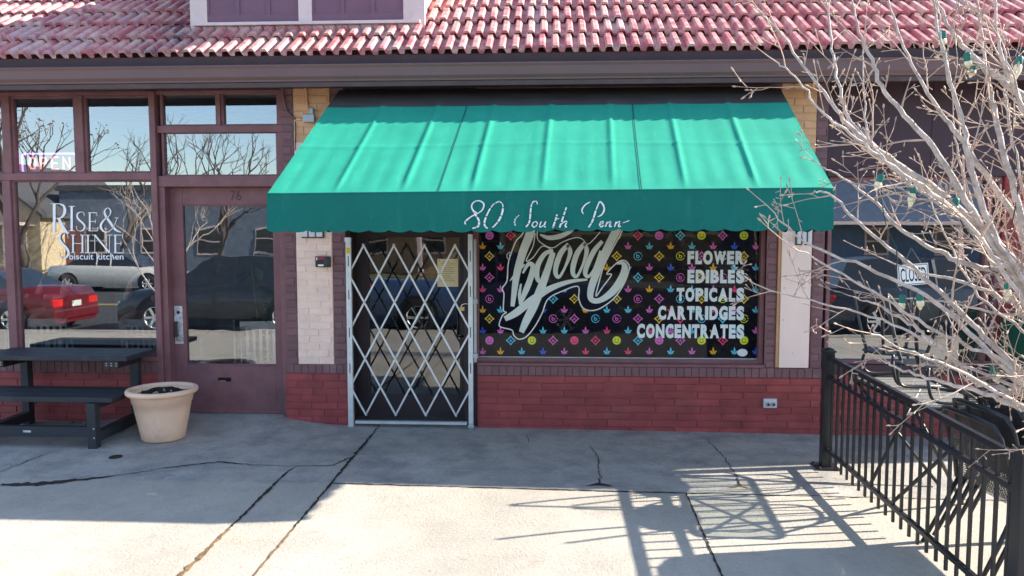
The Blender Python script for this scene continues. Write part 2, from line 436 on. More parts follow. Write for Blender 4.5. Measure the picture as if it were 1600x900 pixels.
# ------------------------------------------------------------------ the building
bld = empty('shop_building')
tag(bld, 'low brick shop row painted plum and oxblood under a red tiled roof', 'building')
def bricks(mb, x0, x1, z0, z1, Y, course=.0677, bl=.26, depth=.10, mi=0, joint=.0075, rec=.007, seed=0, head=.004, solid=True, soldier=False):
    r = random.Random(seed)
    if solid: mb.box(x0, x1, Y + rec, Y + depth, z0, z1, mi)
    rows = max(1, round((z1 - z0) / course)); ch = (z1 - z0) / rows
    if soldier: rows, ch = 1, z1 - z0
    for j in range(rows):
        za, zb = z0 + j * ch + joint / 2, z0 + (j + 1) * ch - joint / 2
        off = 0 if soldier else (bl / 2 if j % 2 else 0) + r.uniform(-.02, .02)
        x = x0 - off
        while x < x1 - .002:
            a, b = max(x0, x) + head / 2, min(x1, x + bl) - head / 2
            if b - a > .012:
                y = Y + r.uniform(-.0015, .0015); c = .0035
                ty = r.uniform(-.0012, .0012)
                vs = [(a, Y + rec + .002, za), (b, Y + rec + .002, za), (b, Y + rec + .002, zb), (a, Y + rec + .002, zb),
                      (a + c, y, za + c), (b - c, y, za + c), (b - c, y + ty, zb - c), (a + c, y + ty, zb - c)]
                mb.add(vs, [(4, 5, 6, 7), (0, 1, 5, 4), (1, 2, 6, 5), (2, 3, 7, 6), (3, 0, 4, 7)], mi)
            x += bl
ZS0, ZS1 = .467, .585                          # the plum sill course
XPL0, XPL1 = P(446, 450, 0).x, P(541, 450, 0).x
XCL, XCR = P(464.5, 470, 0).x, P(520.5, 470, 0).x
XG0, XG1 = P(541, 500, 0).x, P(746, 620, 0).x   # gate opening
XW1 = P(1187, 480, 0).x
XR1 = P(1286, 480, 0).x
ZB = -.14
# left pilaster
pm = MB()
bricks(pm, XPL0 - .012, XPL1 + .004, ZB, ZS0, -.012, bl=.245, mi=1, seed=1, depth=.34)
bricks(pm, XPL0, XPL1, ZS0, ZS1 - .03, 0, bl=.068, soldier=True, mi=0, seed=2, depth=.33, joint=.004)
bricks(pm, XPL0, XCL - .002, ZS1 - .03, 3.12, 0, bl=.2, mi=0, seed=3, depth=.33)
bricks(pm, XCR + .002, XPL1, ZS1 - .03, 3.12, 0, bl=.2, mi=0, seed=4, depth=.33)
bricks(pm, XCL, XCR, ZS1 - .03, 2.62, -.004, bl=.205, mi=2, seed=5, depth=.33)
bricks(pm, XCL, XCR, 2.62, 3.12, -.004, bl=.205, mi=3, seed=6, depth=.33)
pm.build('pilaster', [PBRICK, RBRICK, CBRICK, TBRICK], bld)['label'] = 'brick pilaster with a cream panel beside the gate'
# brick below the dispensary window
wm = MB()
bricks(wm, XG1, XR1, ZB, ZS0, 0, bl=.41, mi=0, seed=11, depth=.3, head=.003)
bricks(wm, XG1, XR1, ZS0, ZS1 - .028, -.012, bl=.068, soldier=True, mi=1, seed=12, depth=.33, joint=.003, head=.0025)
xa, xb, za, zb = RX(944, 596, 990, 618, 0)
wm.box(xa, xb, -.003, .05, za, zb, 0)
wm.build('brick_wall', [RBRICK, PBRICK], bld)
# right pilaster
pm = MB()
xb0, xb1 = P(1213, 470, 0).x, P(1268, 470, 0).x
bricks(pm, XW1 + .05, xb0, ZS1 - .028, 3.12, 0, bl=.2, mi=0, seed=21, depth=.33)
bricks(pm, xb1, XR1, ZS1 - .028, 3.12, 0, bl=.2, mi=0, seed=22, depth=.33)
bricks(pm, xb0, xb1, ZS1 - .028, 1.9, .02, bl=.205, mi=1, seed=23, depth=.31)
xt0, xt1 = P(1217, 150, 0).x, P(1272, 150, 0).x
bricks(pm, xb0 + .002, xb1 - .002, 1.9, 3.12, -.006, bl=.205, mi=1, seed=24, depth=.31)
pm.build('pilaster', [PBRICK, TBRICK], bld)['label'] = 'brick pilaster covered by a cream board'
m = MB(); m.box(P(1218.5, 470, 0).x, P(1265, 470, 0).x, -.018, .012, ZS1 - .022, 1.88)
for fx, fz in ((1226, 450), (1258, 450), (1224, 500), (1238, 552)):
    q = P(fx, fz, -.02); m.disc((q.x, -.0195, q.z), .006, 8, 1)
m.build('cover_board', [CBOARD, STEELP], bld, bevel=.003)
m = MB(); m.box(P(1213.5, 470, 0).x, P(1218, 470, 0).x, -.012, .012, ZS1 - .02, 1.88)
m.build('wood_strip', RAWWOOD, bld)
# cafe wall below the window
XCF1 = P(250, 600, 0).x
wm = MB()
bricks(wm, -7.6, XCF1, ZB, .455, 0, bl=.33, mi=0, seed=31, depth=.25)
bricks(wm, -7.6, XCF1, .455, .57, -.004, bl=.068, soldier=True, mi=1, seed=32, depth=.25, joint=.003, head=.003)
wm.build('brick_wall', [RBRICK, PBRICK], bld)
m = MB(); m.box(-7.6, XCF1, -.03, .12, .575, .615); m.build('sill', TRIM, bld, bevel=.004)
# sill under the dispensary window
m = MB(); m.box(XG1, XW1 + .05, -.02, .12, ZS1 - .027, ZS1 + .0); m.build('sill', TRIM, bld, bevel=.004)

# interior rooms
m = MB()
m.box(-7.7, 7.6, 6.0, 6.1, -.1, 3.3); m.box(-7.8, -7.7, .3, 6.1, -.1, 3.3); m.box(7.5, 7.6, .3, 6.1, -.1, 3.3)
m.box(-2.2, -2.1, .34, 6, 0, 3.2); m.box(2.35, 2.43, .34, 6, 0, 3.2)
m.build('interior_wall', INT, bld)
m = MB(); m.box(-7.7, 7.5, .12, 6.0, -.13, .0); m.build('interior_floor', INTF, bld)
m = MB(); m.box(-7.7, 7.5, .10, 6.0, 3.14, 3.2); m.build('interior_ceiling', INT, bld)

# roof: ribbed concrete tiles, modelled course by course
SL = math.tan(R_(36)); EY, EZ = -.335, 3.315
def roofz(Y): return EZ + (Y - EY) * SL
def tiles():
    t = NT('weathered red roof tile')
    tcn = t.n('ShaderNodeTexCoord'); ob = tcn.outputs['Object']
    sep = t.n('ShaderNodeSeparateXYZ'); t.l(ob, sep.inputs[0])
    cx = t.math('FLOOR', t.math('DIVIDE', sep.outputs['X'], .23)); cy = t.math('FLOOR', t.math('DIVIDE', t.math('ADD', sep.outputs['Y'], .337), .275))
    cmb = t.n('ShaderNodeCombineXYZ'); t.l(cx, cmb.inputs[0]); t.l(cy, cmb.inputs[1])
    wn_ = t.n('ShaderNodeTexWhiteNoise', noise_dimensions='3D'); t.l(cmb.outputs[0], wn_.inputs['Vector'])
    c = t.mix(wn_.outputs['Value'], (.36, .10, .12), (.50, .17, .17))
    c = t.mix(t.ramp(wn_.outputs['Value'], .80, .86, 0, .55), c, (.42, .33, .34))
    n = t.noise(7, 7, .65, ob); c = t.mix(t.ramp(n, .42, .62, 0, .7), c, (.64, .45, .39))
    n2 = t.noise(40, 5, .7, ob); c = t.mix(t.ramp(n2, .6, .75, 0, .5), c, (.14, .06, .06))
    # a run of old staining and moss below the valley
    sx_ = t.math('ABSOLUTE', t.math('ADD', sep.outputs['X'], 3.42)); n3 = t.noise(5, 4, .6, ob)
    st = t.math('MULTIPLY', t.ramp(sx_, .05, .45, 1, 0), t.ramp(n3, .4, .6))
    c = t.mix(t.math('MULTIPLY', st, .7), c, (.05, .035, .06))
    rgh = t.mix(st, (.55,) * 3, (.12,) * 3)
    t.pbsdf(c, rgh, 0, t.bump(n2, .35, .005), .35)
    return t.m
TILE = tiles()
m = MB(); per = .115; NXT = int(14.2 / per); x0r = -7.4
prof = [(0, 0), (.06, -.004), (.34, -.004), (.42, .034), (.50, .038), (.80, .038), (.87, .030), (.97, .004)]
exp_ = .34; ca, sa = math.cos(R_(36)), math.sin(R_(36))
rr = random.Random(3)
for k in range(13):
    sh = 0 if k % 2 == 0 else per * .12
    s0, s1 = k * exp_, (k + 1) * exp_ + .03
    cols = []
    for i in range(NXT):
        if i % 2 == 0: jy = rr.uniform(-.004, .004) - (.028 if rr.random() < .03 else 0); jz = rr.uniform(-.0025, .0025)
        for px_, ph in prof: cols.append((x0r + sh + (i + px_) * per, ph + jz, jy))
    vs = []
    for row in range(3):
        for (x, h, jy) in cols:
            if row == 0: s, up = s0 + jy, h + .018            # underside of the lower edge
            elif row == 1: s, up = s0 + jy, h + .040          # top of the lower edge
            else: s, up = s1, h + .006
            vs.append((x, EY + s * ca - up * sa, EZ + s * sa + up * ca))
    n = len(cols)
    m.add(vs, [(r_ * n + i, r_ * n + i + 1, (r_ + 1) * n + i + 1, (r_ + 1) * n + i) for r_ in range(2) for i in range(n - 1)])
# underlay deck, and the rear slope
ry = EY + 13 * exp_ * ca; rz = EZ + 13 * exp_ * sa
vs = [(-7.4, EY + .02, EZ - .0), (6.8, EY + .02, EZ), (6.8, ry, rz), (-7.4, ry, rz), (6.8, ry * 2 + .4, EZ), (-7.4, ry * 2 + .4, EZ)]
m.add(vs, [(0, 1, 2, 3), (3, 2, 4, 5)])
m.build('roof', TILE, bld)
# gutter, fascia and soffit
m = MB(); gp = [(-.34, 3.235), (-.41, 3.237), (-.416, 3.225), (-.405, 3.205), (-.405, 3.135), (-.385, 3.11), (-.385, 3.095), (-.34, 3.095)]
vs = [(x, y, z) for x in (-7.5, 7) for y, z in gp]; n = len(gp)
m.add(vs, [(i, n + i, n + (i + 1) % n, (i + 1) % n) for i in range(n)])
m.build('gutter', GUTTER, bld, bevel=.003)
m = MB(); m.box(-7.5, 7, -.375, -.345, 3.05, 3.093); m.build('fascia', mat('fascia paint', (.085, .05, .05), .5, dirt=(.2, .15, .14), dirt_amt=.4), bld, bevel=.003)
m = MB(); m.box(-7.5, 7, -.34, .12, 3.108, 3.13); m.build('soffit', SOFF, bld)
m = MB()
m.box(-7.5, 7, -.335, -.02, 3.135, 3.325)
m.build('eave_board', SOFF, bld)

# dormer standing on the roof
dm = empty('dormer', (0, 0, 0), 0, bld)
DY = .13; DX0, DX1 = P(297, 30, DY).x, P(664, 30, DY).x; dz0 = roofz(DY) + .005; dz1 = 4.62
m = MB(); m.box(DX0 + .03, DX1 - .03, DY + .03, 1.9, 3.5, dz1); m.build('dormer_wall', DORM, dm)
m = MB()
wx = [(P(323, 15, DY).x, P(466, 15, DY).x), (P(487, 15, DY).x, P(630, 15, DY).x)]; wz0 = P(480, 34, DY).z; wz1 = wz0 + .62
m.box(DX0, wx[0][0], DY, DY + .05, dz0, dz1); m.box(wx[0][1], wx[1][0], DY, DY + .05, wz0, wz1); m.box(wx[1][1], DX1, DY, DY + .05, dz0, dz1)
m.box(wx[0][0], wx[1][1], DY, DY + .05, wz1, dz1); m.box(wx[0][0], wx[1][1], DY + .004, DY + .05, dz0, wz0 - .03)
m.build('frame', DORM, dm, bevel=.003)
m = MB(); m.box(DX0 + .04, DX1 - .04, DY - .04, DY + .05, wz0 - .032, wz0 - .003); m.build('sill', DORM, dm, bevel=.003)
for (a, b) in wx:
    m = MB(); m.box(a, b, DY + .022, DY + .045, wz0 - .002, wz1)
    w3 = (b - a) / 3
    for i in (0, 1, 2, 3): xx = a + w3 * i; m.box(max(a, xx - .018), min(b, xx + .018), DY + .010, DY + .023, wz0, wz1)
    m.box(a, b, DY + .0105, DY + .023, wz0, wz0 + .075)
    m.build('window_panel', DORMP, dm, bevel=.002)
m = MB(); oh = .22; zr = dz1
vs = [(DX0 - oh, DY - oh, zr), (DX1 + oh, DY - oh, zr), (DX1 + oh, 2.2, zr), (DX0 - oh, 2.2, zr), (DX0 + .75, DY + .75, zr + .55), (DX1 - .75, DY + .75, zr + .55), (DX1 - .75, 2.4, zr + .55), (DX0 + .75, 2.4, zr + .55)]
m.add(vs, [(0, 3, 2, 1), (0, 1, 5, 4), (1, 2, 6, 5), (4, 5, 6, 7), (3, 0, 4, 7), (2, 3, 7, 6)]); m.build('dormer_roof', TILE, dm)

# windows: a frame of bars round a glazed opening, with its pane and what is fixed to it
def window(x0, x1, z0, z1, Yf, gl, fw=.05, depth=.09, mats=TRIM, label=None, gy=.05, bars=(), hb=()):
    w = empty('window', (0, 0, 0), 0, bld)
    if label: w['label'] = label
    m = MB()
    m.box(x0 - fw, x0, Yf, Yf + depth, z0 - fw, z1 + fw); m.box(x1, x1 + fw, Yf, Yf + depth, z0 - fw, z1 + fw)
    m.box(x0, x1, Yf + .001, Yf + depth, z1, z1 + fw); m.box(x0, x1, Yf + .001, Yf + depth, z0 - fw, z0)
    for b in bars: m.box(b - .022, b + .022, Yf + .004, Yf + depth, z0, z1)
    m.build('frame', mats, w, bevel=.004)
    m = MB().add([(x0, Yf + gy, z0), (x1, Yf + gy, z0), (x1, Yf + gy, z1), (x0, Yf + gy, z1)], [(0, 1, 2, 3)])
    m.build('pane', gl, w)
    return w
YC = .03; YG = YC + .05
ZT0, ZT1 = P(130, 271, YG).z, 3.075
ZM0, ZM1 = .635, P(130, 282, YG).z
bx = [P(v, 205, YG).x for v in (-60, 9, 22, 121, 135, 241)]
xm = [P(v, 400, YG).x for v in (-250, 14, 27, 246)]
def pane(w, x0, x1, z0, z1, gl, y=YG): MB().add([(x0, y, z0), (x1, y, z0), (x1, y, z1), (x0, y, z1)], [(0, 1, 2, 3)]).build('pane', gl, w)
for i in range(3):
    w = empty('transom_window', (0, 0, 0), 0, bld); a, b = bx[2 * i], bx[2 * i + 1]
    m = MB(); m.box(a - .004, a + .02, YC + .025, YC + .09, ZT0, ZT1); m.box(b - .02, b + .004, YC + .025, YC + .09, ZT0, ZT1)
    m.box(a + .02, b - .02, YC + .026, YC + .09, ZT0, ZT0 + .018); m.box(a + .02, b - .02, YC + .026, YC + .09, ZT1 - .02, ZT1)
    m.build('frame', TRIM, w, bevel=.002); pane(w, a, b, ZT0, ZT1, GL_CAFE)
cw = None
for i in range(2):
    w = empty('shop_window', (0, 0, 0), 0, bld); a, b = xm[2 * i], xm[2 * i + 1]
    m = MB(); m.box(a - .004, a + .02, YC + .025, YC + .09, ZM0, ZM1); m.box(b - .02, b + .004, YC + .025, YC + .09, ZM0, ZM1)
    m.box(a + .02, b - .02, YC + .026, YC + .09, ZM0, ZM0 + .02); m.box(a + .02, b - .02, YC + .026, YC + .09, ZM1 - .015, ZM1)
    m.build('frame', TRIM, w, bevel=.002); pane(w, a, b, ZM0, ZM1, GL_CAFE); cw = w
cw['label'] = 'large cafe window with white lettering'
# mullions and bars of the cafe front
XD0 = P(252, 420, YC).x; XD1 = P(447, 480, .1).x
m = MB()
for a, b in ((bx[1], bx[2]), (bx[3], bx[4])): m.box(a + .004, b - .004, YC, YC + .1, ZT0, ZT1)
m.box(xm[1] + .004, xm[2] - .004, YC, YC + .1, ZM0, ZM1)
m.box(-7.5, P(246, 400, YC).x, YC - .004, YC + .1, ZM1, ZT0)
m.box(-7.5, XPL0, YC + .002, YC + .11, ZT1, 3.108)
m.box(-7.5, P(246, 400, YC).x, YC, YC + .1, .613, ZM0)
m.build('window_bars', TRIM, bld, bevel=.004)
m = MB(); m.box(P(242, 400, YC).x, XD0, YC - .03, YC + .2, -.06, 3.1); m.build('post', TRIM, bld, bevel=.006)

# cafe lettering
def LZ(px, py, Y=YG): p = P(px, py, Y); return (p.x, p.z)
m = MB(); lay = [0]
def st(pts, w, mi=0, Y=None, mb=None, step=-.0004):
    lay[0] += 1
    yy = (YG - .004 if Y is None else Y) + step * (lay[0] % 24)
    (mb or m).stroke([LZ(a, b, yy) for a, b in pts], [q / 168. for q in (w if isinstance(w, (list, tuple)) else [w, w])], yy, mi)
def glyph(ch, x0, x1, y0, y1, k=1.0):
    W, H = x1 - x0, y1 - y0
    T, t = max(1.6, .085 * H) * 1.15, .9
    X = lambda u: x0 + u * W
    Y = lambda v: y0 + v * H
    S = lambda u: st([(X(u), y0 + .3), (X(u), y1 - .3)], T)
    def serif(u, v, d=.16): st([(X(u) - H * .075 - T / 2, Y(v)), (X(u) + H * .075 + T / 2, Y(v))], t)
    if ch == 'I': S(.5); serif(.5, .01); serif(.5, .99)
    elif ch == 'H':
        S(.15); S(.85); st([(X(.15), Y(.48)), (X(.85), Y(.48))], t)
        for u in (.15, .85): serif(u, .01); serif(u, .99)
    elif ch == 'N':
        st([(X(.13), Y(0)), (X(.13), Y(1))], t); st([(X(.12), Y(.0)), (X(.88), Y(1))], T); st([(X(.88), Y(0)), (X(.88), Y(1))], t)
        serif(.10, .01); serif(.13, .99); serif(.88, .01)
    elif ch == 'E':
        S(.2); st([(X(.05), Y(.01)), (X(.9), Y(.01)), ], t * 1.1); st([(X(.05), Y(.99)), (X(.97), Y(.99))], t * 1.1); st([(X(.2), Y(.48)), (X(.75), Y(.48))], t)
        st([(X(.88), Y(.0)), (X(.92), Y(.2))], t); st([(X(.96), Y(1)), (X(1), Y(.78))], t); st([(X(.75), Y(.38)), (X(.75), Y(.58))], t)
    elif ch == 'S':
        st([(X(.86), Y(.22)), (X(.80), Y(.06)), (X(.5), Y(.005)), (X(.2), Y(.1)), (X(.16), Y(.26)), (X(.35), Y(.42)), (X(.7), Y(.58)), (X(.9), Y(.76)), (X(.75), Y(.94)), (X(.45), Y(1.)), (X(.14), Y(.92)), (X(.08), Y(.74))],
           [t, t, t, T * .8, T, T, T, T, T * .8, t, t, t])
    elif ch == 'R':
        S(.22); serif(.22, .01); serif(.22, .99)
        st([(X(.2), Y(.01)), (X(.5), Y(.01)), (X(.78), Y(.08)), (X(.86), Y(.25)), (X(.74), Y(.43)), (X(.5), Y(.5)), (X(.24), Y(.5))], [t, t, T * .8, T * 1.1, T * .8, t, t])
        st([(X(.48), Y(.5)), (X(.7), Y(.75)), (X(.95), Y(.97)), (X(1.12), Y(1.0))], [T, T * 1.1, T, t])
    elif ch == '&':
        st([(X(.98), Y(.42)), (X(.78), Y(.42))], t)
        st([(X(.9), Y(.43)), (X(.72), Y(.78)), (X(.45), Y(.98)), (X(.18), Y(.93)), (X(.08), Y(.72)), (X(.25), Y(.5)), (X(.5), Y(.34)), (X(.58), Y(.15)), (X(.44), Y(.02)), (X(.28), Y(.13)), (X(.32), Y(.33)), (X(.55), Y(.6)), (X(.8), Y(.88)), (X(1.1), Y(1.0))],
           [t, t, t, T * .8, T, T * .6, t, T * .6, t, T * .6, T, T * 1.1, T, t])
for ch, a, b, c, d in (('R', 79, 105, 318, 364), ('I', 108, 116, 322, 361), ('S', 118, 134, 331, 361), ('E', 137, 153, 332, 361), ('&', 155, 186, 324, 363),
                       ('S', 90, 109, 363, 404), ('H', 111, 132, 367, 395), ('I', 133, 142, 367, 395), ('N', 144, 175, 367, 395), ('E', 177, 193, 367, 395)): glyph(ch, a, b, c, d)
a = LZ(109, 405.5); b = LZ(193, 396)
put_text(m, 'biscuit kitchen', a[0], b[0], a[1], b[1], YG - .004, 0, .006)
m.build('lettering', WHITE, cw)

# cafe door with transoms
XT = [P(v, 170, YG).x for v in (254, 341, 349, 436)]
zt = [P(345, v, YG).z for v in (197, 208, 275)]
for a, b in ((XT[0], XT[1]), (XT[2], XT[3])):
    w = empty('transom_window', (0, 0, 0), 0, bld)
    m = MB(); m.box(a - .01, a + .014, YC + .02, YC + .1, zt[0], ZT1); m.box(b - .014, b + .01, YC + .02, YC + .1, zt[0], ZT1); m.box(a + .014, b - .014, YC + .021, YC + .1, zt[0], zt[0] + .014)
    m.build('frame', TRIM, w, bevel=.002); pane(w, a, b, zt[0], ZT1, GL_CAFE)
w = empty('transom_window', (0, 0, 0), 0, bld)
a, b = P(257, 240, YG).x, P(435, 240, YG).x
m = MB(); m.box(a - .01, a + .012, YC + .02, YC + .1, zt[2], zt[1]); m.box(b - .012, b + .01, YC + .02, YC + .1, zt[2], zt[1]); m.box(a + .012, b - .012, YC + .021, YC + .1, zt[2], zt[2] + .012)
m.build('frame', TRIM, w, bevel=.002); pane(w, a, b, zt[2], zt[1], GL_CAFE)
m = MB(); m.box(XT[1] + .01, XT[2] - .01, YC, YC + .1, zt[0], ZT1); m.box(XD0, XPL0, YC - .002, YC + .1, zt[1], zt[0])
zdh = P(345, 292, .08).z
m.box(XD0, XPL0, YC - .006, YC + .16, zdh, zt[2]); m.box(XPL0 - .055, XPL0, YC + .001, YC + .12, -.05, zdh); m.box(XPL0 - .055, XPL0, YC + .001, YC + .12, zt[0] + .001, ZT1); m.box(XPL0 - .055, XPL0, YC + .001, YC + .12, zt[2], zt[1])
m.box(XD0, P(261, 420, YC).x, YC, YC + .16, -.05, zdh); m.build('door_frame', TRIM, bld, bevel=.004)
dr = empty('door', (0, 0, 0), 0, bld); dr['label'] = 'plum cafe door with a tall glass pane'
YD = .13
dx0, dx1 = P(263, 450, YD).x, XPL0 - .045; gx0, gx1, gz0, gz1 = RX(289, 320, 428, 571, YD)
dzb = P(350, 645, YD).z
m = MB(); m.box(dx0, gx0, YD, YD + .045, dzb, zdh); m.box(gx1, dx1, YD, YD + .045, dzb, zdh); m.box(gx0, gx1, YD + .001, YD + .045, gz1, zdh); m.box(gx0, gx1, YD + .001, YD + .045, dzb, gz0)
for a, b, c, d in ((gx0, gx1, gz0, gz0 + .012), (gx0, gx1, gz1 - .012, gz1)): m.box(a, b, YD + .008, YD + .04, c, d)
m.box(dx0, dx1, YD - .012, YD + .004, dzb - .001, dzb + .035)
m.build('door_leaf', TRIM, dr, bevel=.004)
MB().add([(gx0, YD + .025, gz0), (gx1, YD + .025, gz0), (gx1, YD + .025, gz1), (gx0, YD + .025, gz1)], [(0, 1, 2, 3)]).build('pane', GL_DOOR, dr)
a, b, c, d = RX(273, 478, 286, 537, YD)
WORN = mat('worn white lock plate', (.62, .62, .62), .5, .2, var=.3, scale=30, bump=.3, dirt=(.06, .05, .05), dirt_amt=.9)
m = MB(); m.box(a, b, YD - .005, YD + .001, c, d); q = P(277, 488, YD); m.disc((q.x + .012, YD - .006, q.z), .017, 14, 1); m.box(a + .02, a + .045, YD - .045, YD - .033, c + .07, c + .22, 1); m.box(a + .025, a + .04, YD - .035, YD - .004, c + .075, c + .09, 1); m.box(a + .025, a + .04, YD - .035, YD - .004, c + .2, c + .215, 1)
m.build('lock_plate', [WORN, BLACK], dr, bevel=.002)
a, b, c, d = RX(341, 590, 361, 596, YD); m = MB(); m.box(a, b, YD - .003, YD + .001, c, d, 0); m.box(a + .01, b - .05, YD - .006, YD - .002, c, c + .012, 1)
m.build('mail_slot', [mat('slot shadow', (.006, .005, .005), .8), BRASS], dr)
a, b, c, d = RX(360, 298, 377, 313, YD); m = MB(); put_text(m, '76', a, b, c, d, YD - .003, 0, .0); m.build('house_number', mat('dull number paint', (.10, .05, .06), .6), dr)
m = MB(); vs = []
for yy in (-.62, -.45, -.25, -.05, .1, .3):
    for xx in (dx0 - .75, dx0 - .12, dx0 + .1, (dx0 + dx1) / 2, XPL0 - .03, XPL0 + .22, XPL0 + .5):
        q = max(0, min(1, (yy + .60) / .65)); q = q * q * (3 - 2 * q); e_ = 1 if dx0 - .2 < xx < XPL0 else .35 if dx0 - .3 < xx < XPL0 + .3 else 0
        vs.append((xx, yy, ground(xx, yy) + (.0 if q * e_ > 0 else -.004) + q * e_ * (dzb - .004 - ground(xx, 0))))
m.add(vs, [(j * 7 + i, j * 7 + i + 1, j * 7 + i + 8, j * 7 + i + 7) for j in range(5) for i in range(6)], 0, True); tag(m.build('entrance_ramp', CONC), kind='structure')

# entrance behind the gate
YE = .24
ge = empty('door', (0, 0, 0), 0, bld); ge['label'] = 'dark glass shop door behind the folding gate'
ex0, ex1, ez0, ez1 = RX(577, 374, 718, 617, YE)
ezb = P(640, 657, YE).z; ezt = 2.0
fx0, fx1 = P(557, 500, YE).x, P(729, 500, YE).x
m = MB(); m.box(fx0, ex0, YE, YE + .045, ezb, ezt); m.box(ex1, fx1, YE, YE + .045, ezb, ezt); m.box(ex0, ex1, YE + .001, YE + .045, ez1 + .02, ezt); m.box(ex0, ex1, YE + .001, YE + .045, ezb, ez0)
m.build('door_leaf', TRIMD, ge, bevel=.003)
MB().add([(ex0, YE + .02, ez0), (ex1, YE + .02, ez0), (ex1, YE + .02, ez1 + .02), (ex0, YE + .02, ez1 + .02)], [(0, 1, 2, 3)]).build('pane', GL_DARK, ge)
m = MB(); hx = P(717, 500, YE - .05).x; h0, h1 = P(717, 482, YE).z, P(717, 527, YE).z
m.tube([(hx + .03, YE, h1 + .01), (hx - .01, YE - .06, h1 + .01), (hx - .01, YE - .06, h0 - .01), (hx + .03, YE, h0 - .01)], .011, 8); m.build('handle', BLACK, ge)
for px_ in (570, 593, 616, 640, 663, 687, 710): q = P(px_, 656, YE - .004); m = MB(); m.lathe([(0, -.008), (.007, -.006), (.009, 0)], 10, 0, (q.x, YE, q.z), True, 'y'); m.build('bolt', STEEL, ge)
m = MB(); m.box(XG0, fx0, .05, YE + .1, -.08, 3.1); m.box(fx1, XG1 + .0, .05, YE + .1, -.08, 3.1); m.box(fx0, fx1, .06, YE + .1, ezt, 3.1)
m.build('door_frame', TRIMD, bld, bevel=.004)
m = MB(); m.box(XG0, XG1, .0, YE + .3, -.12, ezb - .006); m.build('threshold', CONC, bld, bevel=.004)

# dispensary window
YV = .10
wx0, wx1, wz0_, _ = RX(749, 400, 1184, 559, YV)
wz1_ = 2.35
dwn = window(wx0, wx1, wz0_, wz1_, .035, GL_DISP, .055, .12, TRIM, 'wide shop window covered by a black printed sheet', .055)
m = MB(); m.box(wx0 - .0, wx1, .07, .075, wz0_, wz0_ + .008); m.build('glazing_strip', STEEL, dwn)
g = MB(); YV2 = .10
g.add([(wx0, YV2 + .006, wz0_ + .01), (wx1, YV2 + .006, wz0_ + .01), (wx1, YV2 + .006, wz1_), (wx0, YV2 + .006, wz1_)], [(0, 1, 2, 3)], 0)
def dot(c): return c
COLS = [(.95, .50, .01), (.80, .16, .60), (.12, .66, .92), (.95, .06, .22), (.75, .80, .03), (.03, .12, .80), (.95, .68, .05)]
PM = [BLKV, GREYV, WHITE, GREYB] + [mat('print colour %s' % 'orange pink sky rose lime blue gold'.split()[i], c, .45, var=.06, bump=0) for i, c in enumerate(COLS)]
def VZ(px, py): p = P(px, py, YV2); return p.x, p.z
pu = 1 / 168.
def leaf(cx, cz, s, mi, y):
    pts = []
    lob = [(-100, .42), (-58, .72), (0, 1.0), (58, .72), (100, .42)]
    pts.append((cx - .05 * s, cz - .62 * s))
    for ang, L in lob:
        a = R_(ang); ux, uz = math.sin(a), math.cos(a); w = .17
        px_, pz_ = uz, -ux
        pts.append((cx + (ux * .30 * L - px_ * w) * s, cz - .15 * s + (uz * .45 * L - pz_ * w) * s)) if ang != 0 else pts.append((cx - .17 * s, cz + .30 * s))
        pts.append((cx + ux * L * s * 1.05, cz - .15 * s + uz * L * s * 1.2))
        pts.append((cx + (ux * .30 * L + px_ * w) * s, cz - .15 * s + (uz * .45 * L + pz_ * w) * s)) if ang != 0 else pts.append((cx + .17 * s, cz + .30 * s))
        if ang < 100: pts.append((cx + math.sin(R_(ang + 27)) * .2 * s, cz - .15 * s + math.cos(R_(ang + 27)) * .2 * s))
    pts.append((cx + .05 * s, cz - .62 * s))
    for i in range(1, 0): pass
    # five leaflets as kites, layered
    for k, (ang, L) in enumerate(lob):
        a = R_(ang); ux, uz = math.sin(a), math.cos(a); w = .2
        bx_, bz_ = cx, cz - .35 * s
        L2 = L * 1.25
        kk = [(bx_, bz_), (bx_ + (ux * .5 * L2 - uz * w) * s, bz_ + (uz * .5 * L2 + ux * w) * s), (bx_ + ux * L2 * s, bz_ + uz * L2 * s), (bx_ + (ux * .5 * L2 + uz * w) * s, bz_ + (uz * .5 * L2 - ux * w) * s)]
        g.add([(p[0], y - .0002 * k, p[1]) for p in kk], [(0, 3, 2, 1)], mi)
    g.add([(cx - .05 * s, y, cz - .35 * s), (cx + .05 * s, y, cz - .35 * s), (cx + .03 * s, y, cz - .75 * s), (cx - .03 * s, y, cz - .75 * s)], [(0, 1, 2, 3)], mi)
def ring(cx, cz, r, w, mi, y, a0=0, a1=360, n=20):
    vs = []
    for i in range(n + 1):
        a = R_(a0 + (a1 - a0) * i / n)
        for q in (r - w / 2, r + w / 2): vs.append((cx + q * math.cos(a), y, cz + q * math.sin(a)))
    g.add(vs, [(2 * i, 2 * i + 1, 2 * i + 3, 2 * i + 2) for i in range(n)], mi)
def smiley(cx, cz, s, mi, y):
    g.disc((cx, y, cz), s, 20, mi)
    for sx in (-.33, .33): g.disc((cx + sx * s, y - .0004, cz + .25 * s), .22 * s, 8, 0, rx=.09 * s)
    ring(cx, cz + .05 * s, .55 * s, .13 * s, 0, y - .0004, 200, 340, 10)
def diamond(cx, cz, s, mi, y):
    for q, mm, dy in ((1.15, mi, 0), (.8, 0, -.0003)):
        pts = []
        for k in range(8):
            a = R_(45 * k + 90); rr_ = q * s * (1 if k % 2 == 0 else .60)
            pts.append((cx + rr_ * math.cos(a), y + dy, cz + rr_ * math.sin(a)))
        g.add(pts, [tuple(range(8))], mm)
    leaf(cx, cz, .45 * s, mi, y - .0006)
